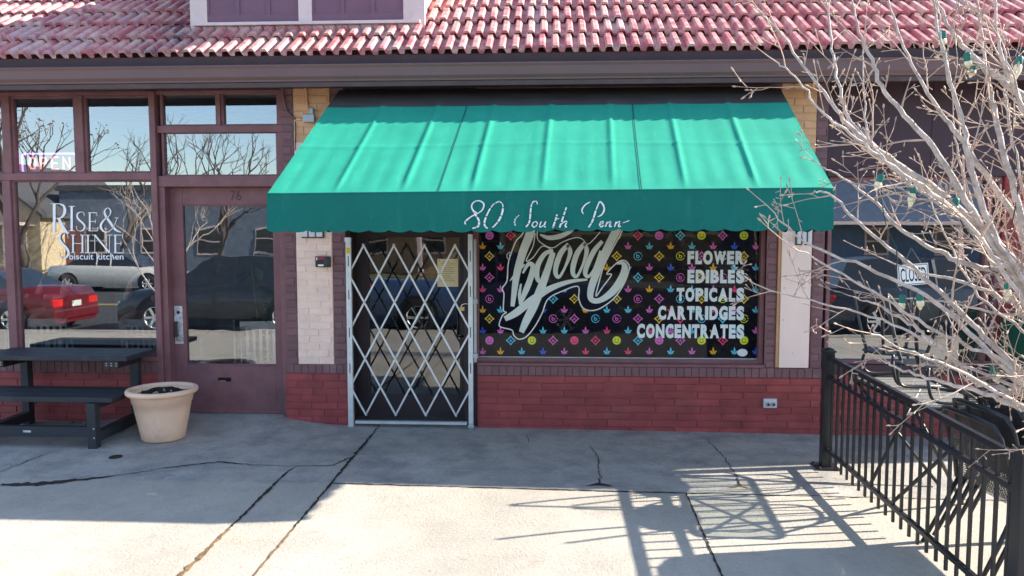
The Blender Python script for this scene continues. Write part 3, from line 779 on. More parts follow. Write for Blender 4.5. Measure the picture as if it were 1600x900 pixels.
def bsign(cx, cz, s, mi, y):
    ring(cx, cz, s * .95, s * .16, mi, y, 25, 335)
    ring(cx + .02 * s, cz - .12 * s, s * .30, s * .17, mi, y - .0002); g.box(cx - .36 * s, cx - .2 * s, y - .0005, y - .0003, cz - .42 * s, cz + .55 * s, mi)
    g.disc((cx + s * .98, y, cz + .05 * s), .13 * s, 8, mi)
ra = random.Random(5)
leafrow = [0, 2, 1, 3, 2, 1]
YP = YV2 + .003
rows = [368, 384.5, 400.2, 417.7, 433.5, 451.8, 467, 484, 498, 516.5, 532, 549]
symseq = ['sdsdsdsdsdsdsd', 'l', 'dbdbdbdbdbdbdd', 'l', 'dbdbddbddbdbbd', 'l', 'bdbddbdbdbdbdb', 'l', 'dbbbdbbdddbdbd', 'l', 'sdsdsdsdsdsdsd', 'l']
# the printed sheet's own layers: pattern first, then the brushed word and the list over it
for ri, py in enumerate(rows):
    isleaf = symseq[ri] == 'l'
    for ci in range(14):
        px = (748.7 + 33.25 * ci) if isleaf else (764.8 + 33.15 * ci)
        if px > 1181 or px < 752: 
            if not (isleaf and ci == 0): continue
            px = 754
        x, z = VZ(px, py)
        if isleaf:
            mi = 4 + [1, 0, 2, 2, 1, 3, 2, 3, 1, 2, 0, 2, 1, 5][(ci + ri * 3 // 2) % 14] if ri not in (11,) else 4 + [1, 0, 2, 5, 1, 3, 2, 3, 1, 2, 1, 0, 2, 5][ci]
            leaf(x, z, 7.8 * pu, mi, YP)
        else:
            sy = symseq[ri][ci]
            if sy == 's': smiley(x, z, 6.6 * pu, 4 + [1, 4, 3, 4, 1, 4, 4][ci // 2 % 7], YP)
            elif sy == 'd': diamond(x, z, 7.0 * pu, 4 + [6, 1, 6, 2, 1, 3][(ci * 5 + ri) % 6], YP)
            else: bsign(x, z, 6.4 * pu, [2, 5, 4 + 1, 4 + 2, 4 + 4][(ci * 3 + ri) % 5], YP)
# brushed word: dark backing, white outline, pale strokes (traced on the sheet)
def Q(x, y): return VZ(730 + x / 4.285, 350 + y / 4.285)
outl = [(395, -40), (375, 58), (330, 110), (300, 180), (275, 265), (266, 380), (235, 430), (246, 470), (242, 575), (262, 592), (238, 610), (215, 665), (225, 690), (298, 710), (312, 745), (345, 771), (395, 755), (450, 690), (500, 600), (542, 502), (640, 448), (742, 418), (747, 500), (775, 562), (830, 580), (900, 560), (990, 490), (1055, 390), (1085, 300), (1075, 262), (1045, 243), (1000, 262), (934, 332), (966, 340), (905, 425), (862, 484), (880, 400), (912, 290), (960, 190), (1032, 58), (1070, -40)]
g.poly([Q(*p) for p in outl], YV2 + .0015, 0)
def qs(pts, w, mi, y): g.stroke([Q(*p) for p in pts], [v / 4.285 * pu for v in w], y, mi)
YO = YV2 + .001
for a_, b_ in zip(outl[:-1], outl[1:]): pass
qs(outl, [8, 8], 2, YO)
qs([(470, 40), (470, 95), (500, 130), (570, 160), (640, 120), (720, 92), (770, 100), (805, 135), (850, 100), (890, 52)], [6, 6], 2, YO - .0002)
qs([(455, 60), (440, 150), (395, 245), (440, 225), (500, 150), (560, 168)], [6, 6], 2, YO - .0003)
k_ = [0]
def br(pts, w):
    k_[0] += 1; qs(pts, w, 1, YV2 - .0002 - .0002 * k_[0])
br([(440, -20), (415, 80), (375, 180), (335, 320), (318, 430), (303, 552)], [62, 58, 55, 48, 40, 26])
br([(285, 382), (330, 330), (385, 270)], [4, 22, 10])
br([(372, 330), (410, 268), (440, 285), (425, 360), (395, 440), (360, 520), (350, 540)], [12, 26, 34, 40, 40, 26, 8])
br([(360, 400), (350, 470), (352, 525)], [10, 22, 12])
br([(575, 178), (520, 200), (475, 270), (465, 340), (485, 385), (530, 330), (572, 220)], [24, 30, 36, 36, 22, 12, 14])
br([(575, 190), (530, 330), (490, 440), (440, 560), (395, 650), (362, 725)], [34, 48, 56, 58, 52, 34])
br([(252, 636), (330, 592), (440, 505), (560, 430), (690, 385), (805, 372)], [34, 50, 52, 40, 26, 12])
br([(680, 135), (630, 190), (598, 270), (592, 330), (615, 355), (655, 290), (690, 190), (670, 140)], [26, 36, 36, 30, 20, 16, 30, 20])
br([(790, 125), (740, 190), (712, 270), (708, 330), (735, 350), (775, 270), (800, 180), (785, 130)], [26, 36, 36, 30, 20, 16, 30, 20])
br([(905, 115), (850, 180), (805, 270), (790, 330), (812, 352), (850, 300), (895, 180)], [24, 34, 36, 30, 20, 16, 20])
br([(1030, -20), (990, 60), (925, 190), (865, 330), (828, 440), (832, 505), (890, 510), (970, 455), (1030, 375), (1055, 300), (1040, 262), (1000, 268)], [56, 56, 54, 50, 46, 36, 36, 50, 54, 44, 26, 6])
br([(488, 70), (545, 92), (620, 82), (690, 50), (730, 10)], [10, 30, 34, 24, 12])
# the list
for body, l_, yc in (('FLOWER', 1074, 402.5), ('EDIBLES', 1074, 432), ('TOPICALS', 1057, 460.5), ('CARTRIDGES', 1028, 489), ('CONCENTRATES', 995, 517.5)):
    x0, z0 = VZ(l_, yc + 10.3); x1, z1 = VZ(1163, yc - 10.3)
    block_word(g, body, x0, x1, z0, z1, YV2 - .001, 3)
x, z = VZ(1160, 551); g.disc((x, YV2 - .001, z), 6 * pu, 20, 2, rx=8 * pu); ring(x, z, 4 * pu, .8 * pu, 3, YV2 - .0014)
go = g.build('window_graphic', PM, dwn)
go['label'] = 'black printed sheet with bright leaf pattern and brushed word'
m = MB(); m.box(wx0, wx1, YV2 + .02, YV2 + .03, wz0_, wz1_); m.build('backing_board', BLACKM, dwn)
m = MB(); m.box(XG1, XW1 + .06, .036, .3, wz1_ + .055, 3.12); m.build('header', TRIM, bld)
# purple posts each side of that window
m = MB(); m.box(wx1 + .055, XW1 + .05, .0, .3, ZS1, 3.1); m.box(XG1, wx0 - .055, .01, .3, ZS1, 3.1) if wx0 - .055 > XG1 else None
m.build('post', TRIM, bld, bevel=.004)

# restaurant front on the right
rx0, rx1, rz0, rz1 = RX(1294, 283, 1548, 562, .08)
FRB = mat('blue grey frame paint', (.10, .11, .16), .5)
rw = window(rx0, rx1, rz0, rz1, .02, GL_REST, .035, .09, TRIM, 'wide restaurant window behind the bare tree', .05, (rx0 + (rx1 - rx0) * .955,))
m = MB(); m.box(XR1, 7.0, .005, .3, rz1 + .036, 3.11); m.box(rx0 - .036, rx1 + .03, -.02, .3, rz0 - .12, rz0 - .036)
for k in range(int((7 - XR1) / .6)): m.box(XR1 + .3 + k * .6, XR1 + .312 + k * .6, .0, .01, rz1 + .04, 3.1)
m.box(XR1, 7, -.012, .01, rz1 + .036, rz1 + .10)
m.build('sign_band', mat('dark plum board', (.055, .026, .036), .55, var=.15), bld, bevel=.003)
wm = MB(); bricks(wm, XR1, rx1 + .32, ZB, rz0 - .12, 0, bl=.41, seed=41, depth=.3); wm.build('brick_wall', RBRICK, bld)
wm = MB(); bricks(wm, rx1 + .036, rx1 + .32, rz0 - .118, rz1 + .036, -.01, bl=.2, seed=42, depth=.3); wm.build('post', mat('red painted brick', (.26, .035, .035), .55, island=.08, bump=.2), bld)
e0 = rx1 + .32
w = empty('door', (0, 0, 0), 0, bld); w['label'] = 'dark glazed restaurant door at the far end'
m = MB(); m.box(e0, e0 + .1, .05, .12, -.1, rz1); m.box(e0 + .9, e0 + 1.1, .05, .12, -.1, rz1); m.box(e0 + .1, e0 + .9, .051, .12, -.1, .3); m.box(e0 + .1, e0 + .9, .051, .12, rz1 - .1, rz1); m.build('door_leaf', TRIMD, w, bevel=.004)
MB().add([(e0 + .1, .09, .3), (e0 + .9, .09, .3), (e0 + .9, .09, rz1 - .1), (e0 + .1, .09, rz1 - .1)], [(0, 1, 2, 3)]).build('pane', GL_REST, w)
wm = MB(); bricks(wm, e0 + 1.1, 7.2, ZB, rz1 + .03, 0, bl=.3, seed=44, depth=.3); wm.build('brick_wall', RBRICK, bld)
# ------------------------------------------------------------------ awning
def fabric(name, col, dark):
    t = NT(name); tcn = t.n('ShaderNodeTexCoord'); ob = tcn.outputs['Object']
    c = t.mix(t.ramp(t.noise(2.5, 6, .6, ob), .3, .7), dark, col)
    sp = t.noise(75, 3, .6, ob); c = t.mix(t.ramp(sp, .68, .75, 0, .35), c, tuple(min(1, x + .28) for x in col))
    st_ = t.noise(3, 6, .7, ob, (6, 1, 1)); c = t.mix(t.ramp(st_, .55, .8, 0, .35), c, tuple(min(1, x * 1.3 + .03) for x in col))
    wv = t.noise(500, 1, .5, ob)
    b = t.pbsdf(c, .8, 0, t.bump(t.math('ADD', wv, t.math('MULTIPLY', t.noise(14, 5, .6, ob), 1.2)), .25, .004), .25)
    return t.m
TEAL = fabric('teal awning canvas', (.004, .155, .128), (.003, .128, .107))  # valance and sides: same canvas, shade put into the darker colour
TEAL_LIT = fabric('sunlit teal canvas', (.022, .315, .215), (.014, .260, .178))  # same canvas on the slope, sunlight painted in as a lighter teal
SEAM = mat('dark seam thread', (.004, .07, .06), .8)
CHAR = mat('charcoal headbox fabric', (.075, .066, .068), .75, var=.3, scale=3, sc=(1, 6, 6))
aw = empty('awning', (0, 0, 0)); tag(aw, 'long teal canvas awning with a scalloped front valance over the shop', 'awning')
YF = -1.56
fl, fr = P(417, 303.5, YF), P(1303, 294, YF); tl, trr = P(530, 138, -.03), P(1217, 136, -.03)
tz = 3.085; fz0, fz1 = fl.z, fr.z
ZVB = 1.805
ribs = [.124, .246, .37, .494, .62, .748, .872]
def canopy(u, v, disp=True):
    x = (tl.x + (trr.x - tl.x) * u) * (1 - v) + (fl.x + (fr.x - fl.x) * u) * v
    y = -.03 + (YF + .03) * v; z = tz + (fz0 + (fz1 - fz0) * u - tz) * v
    d = 0
    if disp:
        e = min(1, v * 6) * min(1, (1 - v) * 9)
        for r_ in ribs: d += .008 * math.exp(-((u - r_) / .005) ** 2) * e - .002 * math.exp(-((u - r_ + .012) / .007) ** 2) * e
        ph = [0] + ribs + [1]
        for a, b in zip(ph, ph[1:]):
            if a <= u <= b: q = (u - a) / (b - a); d -= .006 * math.sin(math.pi * q) * math.sin(math.pi * min(1, v)) ; d += .0022 * math.sin(q * 21 + a * 40) * v ** 2 * e
        d += .007 * math.exp(-((v - .60 - .01 * math.sin(u * 9)) / .012) ** 2) * e
        d += .006 * math.exp(-((v - .21 - .004 * math.sin(u * 31)) / .016) ** 2)
    L = math.hypot(1.5, 1.0)
    return (x, y - d * 1.0 / L, z + d * 1.5 / L)
m = MB(); NU, NV = 300, 60
vs = [canopy(i / NU, .20 + .80 * j / NV) for j in range(NV + 1) for i in range(NU + 1)]
m.add(vs, [(j * (NU + 1) + i, (j + 1) * (NU + 1) + i, (j + 1) * (NU + 1) + i + 1, j * (NU + 1) + i + 1) for j in range(NV) for i in range(NU)], 0, True)
for us in (.31, .669):
    vs = []
    for j in range(NV + 1):
        for du in (-.0010, .0010):
            p = canopy(us + du, .20 + .795 * j / NV); vs.append((p[0], p[1] - .0025, p[2] + .0035))
    m.add(vs, [(2 * j, 2 * j + 1, 2 * j + 3, 2 * j + 2) for j in range(NV)], 1, True)
m.build('canopy', [TEAL_LIT, SEAM], aw)
m = MB(); NV2 = 10
vs = [canopy(i / NU, .205 * j / NV2) for j in range(NV2 + 1) for i in range(NU + 1)]
m.add(vs, [(j * (NU + 1) + i, (j + 1) * (NU + 1) + i, (j + 1) * (NU + 1) + i + 1, j * (NU + 1) + i + 1) for j in range(NV2) for i in range(NU)], 0, True)
m.build('headbox_cover', CHAR, aw)
# front valance with scallops
va = empty('valance', (0, 0, 0), 0, aw)
m = MB(); NU2 = 27 * 12; NVV = 8; vs = []
for j in range(NVV + 1):
    for i in range(NU2 + 1):
        u = i / NU2; v = j / NVV
        x = fl.x + (fr.x - fl.x) * u; zt_ = fz0 + (fz1 - fz0) * u
        zb_ = ZVB + (.008 if u > .5 else 0) - .016 * abs(math.sin(math.pi * 27 * u)) ** .8
        y = YF - .002 - .010 * v - .008 * v * math.sin(u * 47) - .006 * v * math.sin(u * 113 + 1)
        y += .004 * math.exp(-((v - .06) / .05) ** 2)
        vs.append((x, y, zt_ + (zb_ - zt_) * v))
m.add(vs, [(j * (NU2 + 1) + i, (j + 1) * (NU2 + 1) + i, (j + 1) * (NU2 + 1) + i + 1, j * (NU2 + 1) + i + 1) for j in range(NVV) for i in range(NU2)], 0, True)
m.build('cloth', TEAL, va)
# rolled hem along the top edge
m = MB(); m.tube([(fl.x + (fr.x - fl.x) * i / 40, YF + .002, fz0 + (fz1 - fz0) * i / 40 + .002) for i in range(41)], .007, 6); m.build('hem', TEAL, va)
for side in (0, 1):
    m = MB(); n = 7 * 14; vs = []
    for i in range(n + 1):
        v = i / n; p = canopy(float(side), v, False)
        zb_ = ZVB + .015 - .028 * abs(math.sin(math.pi * 7.5 * v)) ** .8
        for j in range(7):
            q = j / 6; sx_ = (1 if side else -1) * (.012 * math.sin(v * 17 + q * 3) * q + .006 * math.sin(v * 41) * q)
            vs.append((p[0] + sx_, p[1], p[2] + (min(zb_, p[2] - .001) - p[2]) * q))
    m.add(vs, [(7 * i + j, 7 * i + j + 1, 7 * i + 8 + j, 7 * i + 7 + j) for i in range(n) for j in range(6)], 0, True)
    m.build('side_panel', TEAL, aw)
m = MB()
m.bar((fl.x + .03, YF + .03, fz0 - .03), (fr.x - .03, YF + .03, fz1 - .03), .03, .03); m.bar((fl.x + .03, YF + .03, ZVB + .03), (fr.x - .03, YF + .03, ZVB + .03), .025, .025)
for r_ in [.006] + ribs + [.994]:
    a, b = Vector(canopy(r_, .02, False)), Vector(canopy(r_, .985, False)); m.bar(a - Vector((0, 0, .04)), b - Vector((0, 0, .04)), .025, .025)
m.build('frame', STEELP, aw)
# painted script on the valance
m = MB(); lay[0] = 0
VY = YF - .019
def sc(pts, w, dash=0, seed=0):
    pts = [(700 + a / 5.0, 290 + b / 5.0) for a, b in pts]
    r = random.Random(seed + len(pts) * 7)
    if not dash: st(pts, [v * .72 for v in w], 0, VY, m, -.0002); return
    sp = smooth_path(pts, 8); n = len(sp); i = 0
    while i < n - 1:
        k = r.randint(*dash); j = min(n - 1, i + k)
        t0 = i / (n - 1); t = int(t0 * (len(w) - 1))
        if j > i: st([sp[i], sp[(i + j) // 2], sp[j]] if j - i > 1 else [sp[i], sp[j]], [w[t] * .72] * 2, 0, VY, m, -.0002)
        i = j + 1
D1, D2 = (5, 9), (3, 5)
sc([(225, 214), (192, 188), (186, 150), (215, 122), (250, 120), (280, 145), (268, 190), (230, 218), (185, 240), (145, 270)], [2.2, 2.6, 2.4, 1.6, 2, 2.6, 2, 1.6, 2, 2.6])
sc([(145, 270), (130, 290), (140, 302)], [2.2, 2], D2)
sc([(192, 185), (212, 225), (240, 268), (242, 300), (230, 322), (190, 334)], [2.6, 3, 3.4, 3, 2, 1.4], D1)
sc([(400, 122), (352, 150), (312, 212), (286, 280), (290, 318), (310, 334)], [1.6, 2.4, 3, 3, 2.6, 1.6], D1)
sc([(403, 124), (428, 150), (424, 210), (400, 268), (365, 312), (348, 326)], [1.6, 3, 3.2, 2.4, 2, 1.6], D1)
sc([(698, 146), (692, 124), (668, 125), (652, 152), (645, 200), (641, 250), (632, 295), (608, 322)], [1.6, 2, 2, 2.6, 2.8, 2.6, 2.2, 1.4], D1, 3)
sc([(556, 231), (530, 255), (520, 285), (528, 315)], [1.4, 2, 1.8, 1.2], (3, 6))
sc([(690, 280), (668, 288), (658, 308), (668, 324), (688, 316), (698, 294), (690, 280)], [1.6, 2.4, 2.4, 1.6, 2.2, 1.8], D1)
sc([(730, 280), (716, 312), (724, 324), (748, 308), (764, 280)], [1.8, 2.4, 1.6, 1.8, 2], D1); sc([(764, 280), (752, 318), (766, 322)], [2, 2.2, 1.4], D1)
sc([(852, 225), (838, 275), (818, 330)], [2.6, 2.8, 2.2], (3, 5)); sc([(925, 170), (905, 230), (872, 328)], [2.4, 2.8, 2.2], (3, 5), 2)
sc([(835, 262), (868, 258)], [1.2, 1.2]); sc([(886, 300), (915, 278), (928, 284), (914, 318), (930, 322)], [1.8, 2.2, 2.2, 1.6], D1)
sc([(1110, 128), (1075, 148), (1050, 180), (1048, 205), (1060, 222)], [1.4, 2, 2.6, 2, 1.2])
sc([(1185, 124), (1160, 180), (1140, 245), (1122, 290), (1098, 326)], [2, 2.8, 2.8, 2.4, 1.6], D1)
sc([(1187, 122), (1212, 150), (1220, 190), (1200, 228), (1170, 243)], [2, 2.8, 2.8, 2.2, 1.2])
sc([(1182, 304), (1208, 296), (1214, 280), (1198, 282), (1184, 304), (1194, 322), (1220, 310)], [1.6, 1.6, 2, 2, 2.2, 1.6], D1)
for cx_ in (1236, 1306): sc([(cx_ + 8, 282), (cx_ - 6, 322)], [2, 2]); sc([(cx_ - 2, 306), (cx_ + 24, 282), (cx_ + 36, 286), (cx_ + 24, 320), (cx_ + 44, 316)], [1.4, 1.8, 2.2, 2, 1.4], D1)
sc([(1366, 290), (1388, 284), (1418, 272)], [1.4, 1.4, 1.2], D2)
m.build('lettering', mat('worn white paint', (.74, .78, .80), .6, var=.15, scale=30, bump=0), va)

# ------------------------------------------------------------------ folding security gate
gt = empty('security_gate', (P(640, 660, -.05).x, -.05, -.03)); tag(gt, 'silver folding scissor gate closed across the dark shop door', 'gate')
def under(root, mb, name, mats, **k):            # build in world coordinates, then hang under the root
    o = mb.build(name, mats, **k); o.parent = root; o.matrix_parent_inverse = Matrix.Translation(root.location).inverted() if root.rotation_euler.z == 0 else root.matrix_basis.inverted(); return o
YGt = -.05
xl, xr = P(546.5, 516, YGt).x, P(735.5, 516, YGt).x
zt_, zb_ = P(640, 383, YGt).z, P(640, 648, YGt).z
xa, xb = P(542.5, 500, YGt).x, P(550.5, 500, YGt).x
YELLOW = mat('yellow sticker', (.75, .55, .03), .5)
m = MB(); m.box(xa, xb, YGt - .02, YGt + .02, P(546, 666, YGt).z, P(546, 372, YGt).z); m.box(xa - .006, xb + .002, YGt - .025, YGt + .03, P(546, 378, YGt).z, P(546, 371, YGt).z)
q0, q1 = P(546, 396, YGt).z, P(546, 387, YGt).z; m.box(xa + .006, xb - .006, YGt - .0215, YGt - .019, q0, q1, 1)
for py in (408, 460, 519, 575): q = P(546, py, YGt).z; m.box((xa + xb) / 2 - .004, (xa + xb) / 2 + .004, YGt - .0212, YGt - .019, q - .045, q + .045, 2)
under(gt, m, 'post', [STEEL, YELLOW, BLACK])
xa, xb = P(732, 500, YGt).x, P(739, 500, YGt).x
m = MB(); m.box(xa, xb, YGt - .02, YGt + .02, P(736, 664, YGt).z, P(736, 366, YGt).z)
for py in (400, 455, 519, 575): q = P(736, py, YGt).z; m.box((xa + xb) / 2 - .004, (xa + xb) / 2 + .004, YGt - .0212, YGt - .019, q - .05, q + .05, 1)
under(gt, m, 'post', [STEEL, BLACK])
xc, xd = P(740.5, 480, YGt + .02).x, P(744.5, 480, YGt + .02).x
m = MB(); m.box(xc, xd, YGt + .01, YGt + .04, P(740, 566, YGt).z, P(740, 374, YGt).z)
for py in (471, 556): q = P(740, py, YGt).z; m.box(xb - .01, xd + .012, YGt - .012, YGt + .03, q - .02, q + .02)
under(gt, m, 'lock_channel', STEELP)
h_ = (xr - xl) / 8; vz = (zt_ - zb_) / 6
bars = []
for i0, j0 in ((1, 0), (3, 0), (5, 0), (7, 0), (0, 1), (0, 3), (0, 5)):
    k = min(8 - i0, 6 - j0); bars.append(((i0, j0), (i0 + k, j0 + k), 0)); bars.append(((8 - i0, j0), (8 - i0 - k, j0 + k), 1))
for a, b, s_ in bars:
    pa, pb = Vector((xl + a[0] * h_, YGt - .008 + .016 * s_, zt_ - a[1] * vz)), Vector((xl + b[0] * h_, YGt - .008 + .016 * s_, zt_ - b[1] * vz))
    m = MB(); d = (pb - pa).normalized(); m.bar(pa - d * .012, pb + d * .012, .010, .016, 0, (d.z, 0, -d.x))
    for i in range(abs(b[0] - a[0]) + 1):
        c_ = pa + (pb - pa) * (i / max(1, abs(b[0] - a[0])))
        if s_ == 0: m.lathe([(0, -.010), (.006, -.009), (.008, -.0055)], 8, 0, tuple(c_), True, 'y')
    under(gt, m, 'lattice_bar', STEEL)
m = MB(); m.box(P(556, 660, YGt).x, P(730, 660, YGt).x, YGt - .02, YGt + .02, P(640, 662, YGt).z, P(640, 658, YGt).z); under(gt, m, 'floor_track', STEEL)
q = P(736, 663, YGt - .03); m = MB().lathe([(0, -.012), (.026, -.012), (.028, -.008), (.028, .008), (.026, .012), (0, .012)], 16, 0, (q.x, YGt - .03, ground(q.x, 0) + .026), True, 'y'); under(gt, m, 'caster', STEELP)
q = P(722, 482, YGt - .03); m = MB(); m.box(q.x - .022, q.x + .022, YGt - .04, YGt - .018, q.z - .022, q.z + .016)
m.tube([(q.x - .012, YGt - .029, q.z + .014), (q.x + .0, YGt - .029, q.z + .035), (q.x + .03, YGt - .029, q.z + .045), (q.x + .055, YGt - .025, q.z + .04)], .005, 6, 1)
tag(m.build('padlock', [BRASS, STEEL], bevel=.003), 'brass padlock on the right post of the folding gate', 'padlock')
# notice on the door glass
x0, x1, z0, z1 = RX(683.5, 404.5, 716, 448, YE)
PAPER = mat('yellowed paper', (.88, .74, .44), .8, var=.08, scale=5); INK = mat('grey print', (.40, .33, .20), .8)
m = MB(); m.box(x0, x1, YE - .002, YE - .0005, z0, z1, 0); r = random.Random(2)
for k in range(11): zz = z1 - .03 - k * .018; m.box(x0 + .03 + r.uniform(0, .02), x1 - .03 - r.uniform(0, .05), YE - .0026, YE - .002, zz - .0025, zz + .0025, 1)
for sx in (x0 + .018, x1 - .018): m.disc((sx, YE - .0027, z1 - .018), .006, 8, 1)
tag(m.build('paper_notice', [PAPER, INK]), 'yellowed paper notice taped to the dark door glass', 'notice')

# ------------------------------------------------------------------ small wall things
q = P(505, 409, -.03); m = MB(); RED = mat('red plastic', (.55, .02, .05), .4); DGREY = mat('dark grey plastic', (.05, .055, .06), .5)
m.box(q.x - .07, q.x + .065, -.045, -.004, q.z - .05, q.z + .05, 0); m.box(q.x - .043, q.x + .012, -.0475, -.0445, q.z + .022, q.z + .045, 1)
m.box(q.x - .045, q.x + .008, -.0475, -.0445, q.z - .04, q.z - .024, 2); m.box(q.x + .012, q.x + .042, -.047, -.0445, q.z - .042, q.z + .042, 3); m.box(q.x - .06, q.x - .05, -.047, -.0445, q.z + .015, q.z + .04, 2)
for k in (-.01, .02): m.disc((q.x + .053, -.0455, q.z + k), .007, 8, 3)
tag(m.build('alarm_box', [BLACK, RED, WHITE, DGREY], bevel=.003), 'small black box with a red stripe on the cream bricks', 'alarm box')
x0, x1, z0, z1 = RX(474.5, 179, 492, 191, -.03); m = MB(); m.box(x0, x1, -.06, -.004, z0, z1); m.box(x0 + .058, x0 + .092, -.05, -.004, z1, z1 + .055)
jb = tag(m.build('junction_box', STEELP, bevel=.004), 'grey metal junction box on the tan bricks above the awning', 'junction box')
m = MB(); pp = lambda a, b, y=-.02: tuple(P(a, b, y))
m.tube(smooth_path([pp(477, 134), pp(478.5, 142), pp(479, 158), pp(482, 174), pp(484, 180)]), .012, 8, 1)
m.tube(smooth_path([pp(440.5, 134), pp(442.5, 150), pp(447, 170), pp(455, 181), pp(463, 186)]), .010, 8, 0); m.tube([pp(463, 186), pp(476, 187)], .010, 8, 1)
m.tube(smooth_path([pp(461.5, 190), pp(462, 210), pp(461, 235)]), .005, 6, 2)
tag(m.build('conduit', [TRIM, TBRICK, BLACK]), 'thin painted conduit running to the grey junction box', 'conduit')
x0, x1, z0, z1 = RX(1193, 623, 1213.5, 637, -.01); m = MB(); m.box(x0, x1, -.022, .004, z0, z1)
for k in (.3, .72):
    cx_ = x0 + (x1 - x0) * k; m.lathe([(0, -.014), (.018, -.014), (.020, -.0), (.022, 0)], 14, 1, (cx_, -.022, (z0 + z1) / 2 - .006), True, 'y'); m.disc((cx_ + .002, -.0365, (z0 + z1) / 2 - .008), .012, 12, 2)
tag(m.build('wall_outlet', [mat('white plastic plate', (.62, .62, .64), .5, var=.1), STEELP, BLACK], bevel=.003), 'white outdoor outlet box low on the oxblood brick wall', 'outlet')
for i, (a, b, c, d) in enumerate(((1244, 352, 1269, 383), (470, 345, 505, 372))):
    x0, x1, z0, z1 = RX(a, b, c, d, -.04); m = MB(); m.box(x0, x1, -.03, -.006, z0, z1); n = 3
    for k in range(n): w_ = (x1 - x0) / n; m.box(x0 + w_ * k + .008, x0 + w_ * (k + 1) - .006, -.055, -.028, z0 + .012, z1, 1)
    tag(m.build('wall_light', [DGREY, mat('milky ribbed plastic', (.66, .66, .68), .35, var=.05)], bevel=.003), ['small ribbed wall light atop the cream board, under the awning', 'small ribbed wall light atop the cream bricks, under the awning'][i], 'wall light', 'wall lights under the awning')

# neon open sign inside the transom
ns = empty('neon_sign', (P(77, 255, YG + .06).x, YG + .06, P(77, 255, YG + .06).z)); tag(ns, 'pink and violet neon open sign in the cafe transom', 'sign')
NEP = emit('pink neon tube', (1, .22, .20), .60, (.8, .2, .2)); NEV = emit('violet neon tube', (.6, .25, 1), .6, (.5, .3, .8))
x0, x1, z0, z1 = RX(35, 240, 119, 270, YG + .06); m = MB(); r_ = .02
m.tube([(x0, YG + .06, z0 + r_), (x0, YG + .06, z1 - r_), (x0 + r_, YG + .06, z1), (x1 - r_, YG + .06, z1), (x1, YG + .06, z1 - r_), (x1, YG + .06, z0 + r_), (x1 - r_, YG + .06, z0), (x0 + r_, YG + .06, z0), (x0, YG + .06, z0 + r_)], .008, 6); under(ns, m, 'border_tube', NEV)
m = MB(); w_ = (x1 - x0 - .08) / 4; hz = (z1 - z0) - .07; bz = z0 + .035
for k, strokes in enumerate(([[(.15, .5), (.3, .95), (.6, .95), (.75, .5), (.6, .05), (.3, .05), (.15, .5)]], [[(.15, 0), (.15, 1), (.6, .95), (.7, .72), (.55, .5), (.15, .48)]], [[(.7, 1), (.15, 1), (.15, 0), (.7, 0)], [(.15, .5), (.6, .5)]], [[(.15, 0), (.15, 1), (.7, 0), (.7, 1)]])):
    for s_ in strokes: m.tube([(x0 + .05 + w_ * (k + a), YG + .06, bz + b * hz) for a, b in s_], .008, 6)
under(ns, m, 'letter_tube', NEP)
m = MB(); m.box(x0 - .01, x1 + .01, YG + .085, YG + .09, z0 - .01, z1 + .01); under(ns, m, 'backing', mat('clear grey backing', (.03, .03, .035), .3))
# closed sign
q = P(1427, 429, .05); cs = empty('closed_sign', (q.x, .055, q.z)); cs.rotation_euler = (0, R_(-5), 0); tag(cs, 'white sign reading CLOSED hanging in the restaurant window', 'sign')
m = MB(); m.box(-.135, .135, -.004, .004, -.095, .095, 0); m.box(-.128, .128, -.0048, -.0038, -.088, .088, 1); m.box(-.122, .122, -.0052, -.0046, -.082, .082, 0); m.build('board', [mat('white sign board', (.88, .88, .87), .5, var=.05), mat('sign black', (.01, .01, .012), .5)], cs)
m = MB(); put_text(m, 'CLOSED', -.112, .112, -.062, .062, -.0058, 0, .012)
for x_ in (-.108, .108): m.box(x_ - .006, x_ + .006, -.0062, -.0058, -.002, .002, 0)
m.build('lettering', mat('sign black', (.01, .01, .012), .5), cs)
m = MB(); m.tube([(-.08, 0, .09), (0, .004, .24), (.08, 0, .09)], .0025, 5); m.build('hanger', STEELP, cs)
rg = random.Random(4)

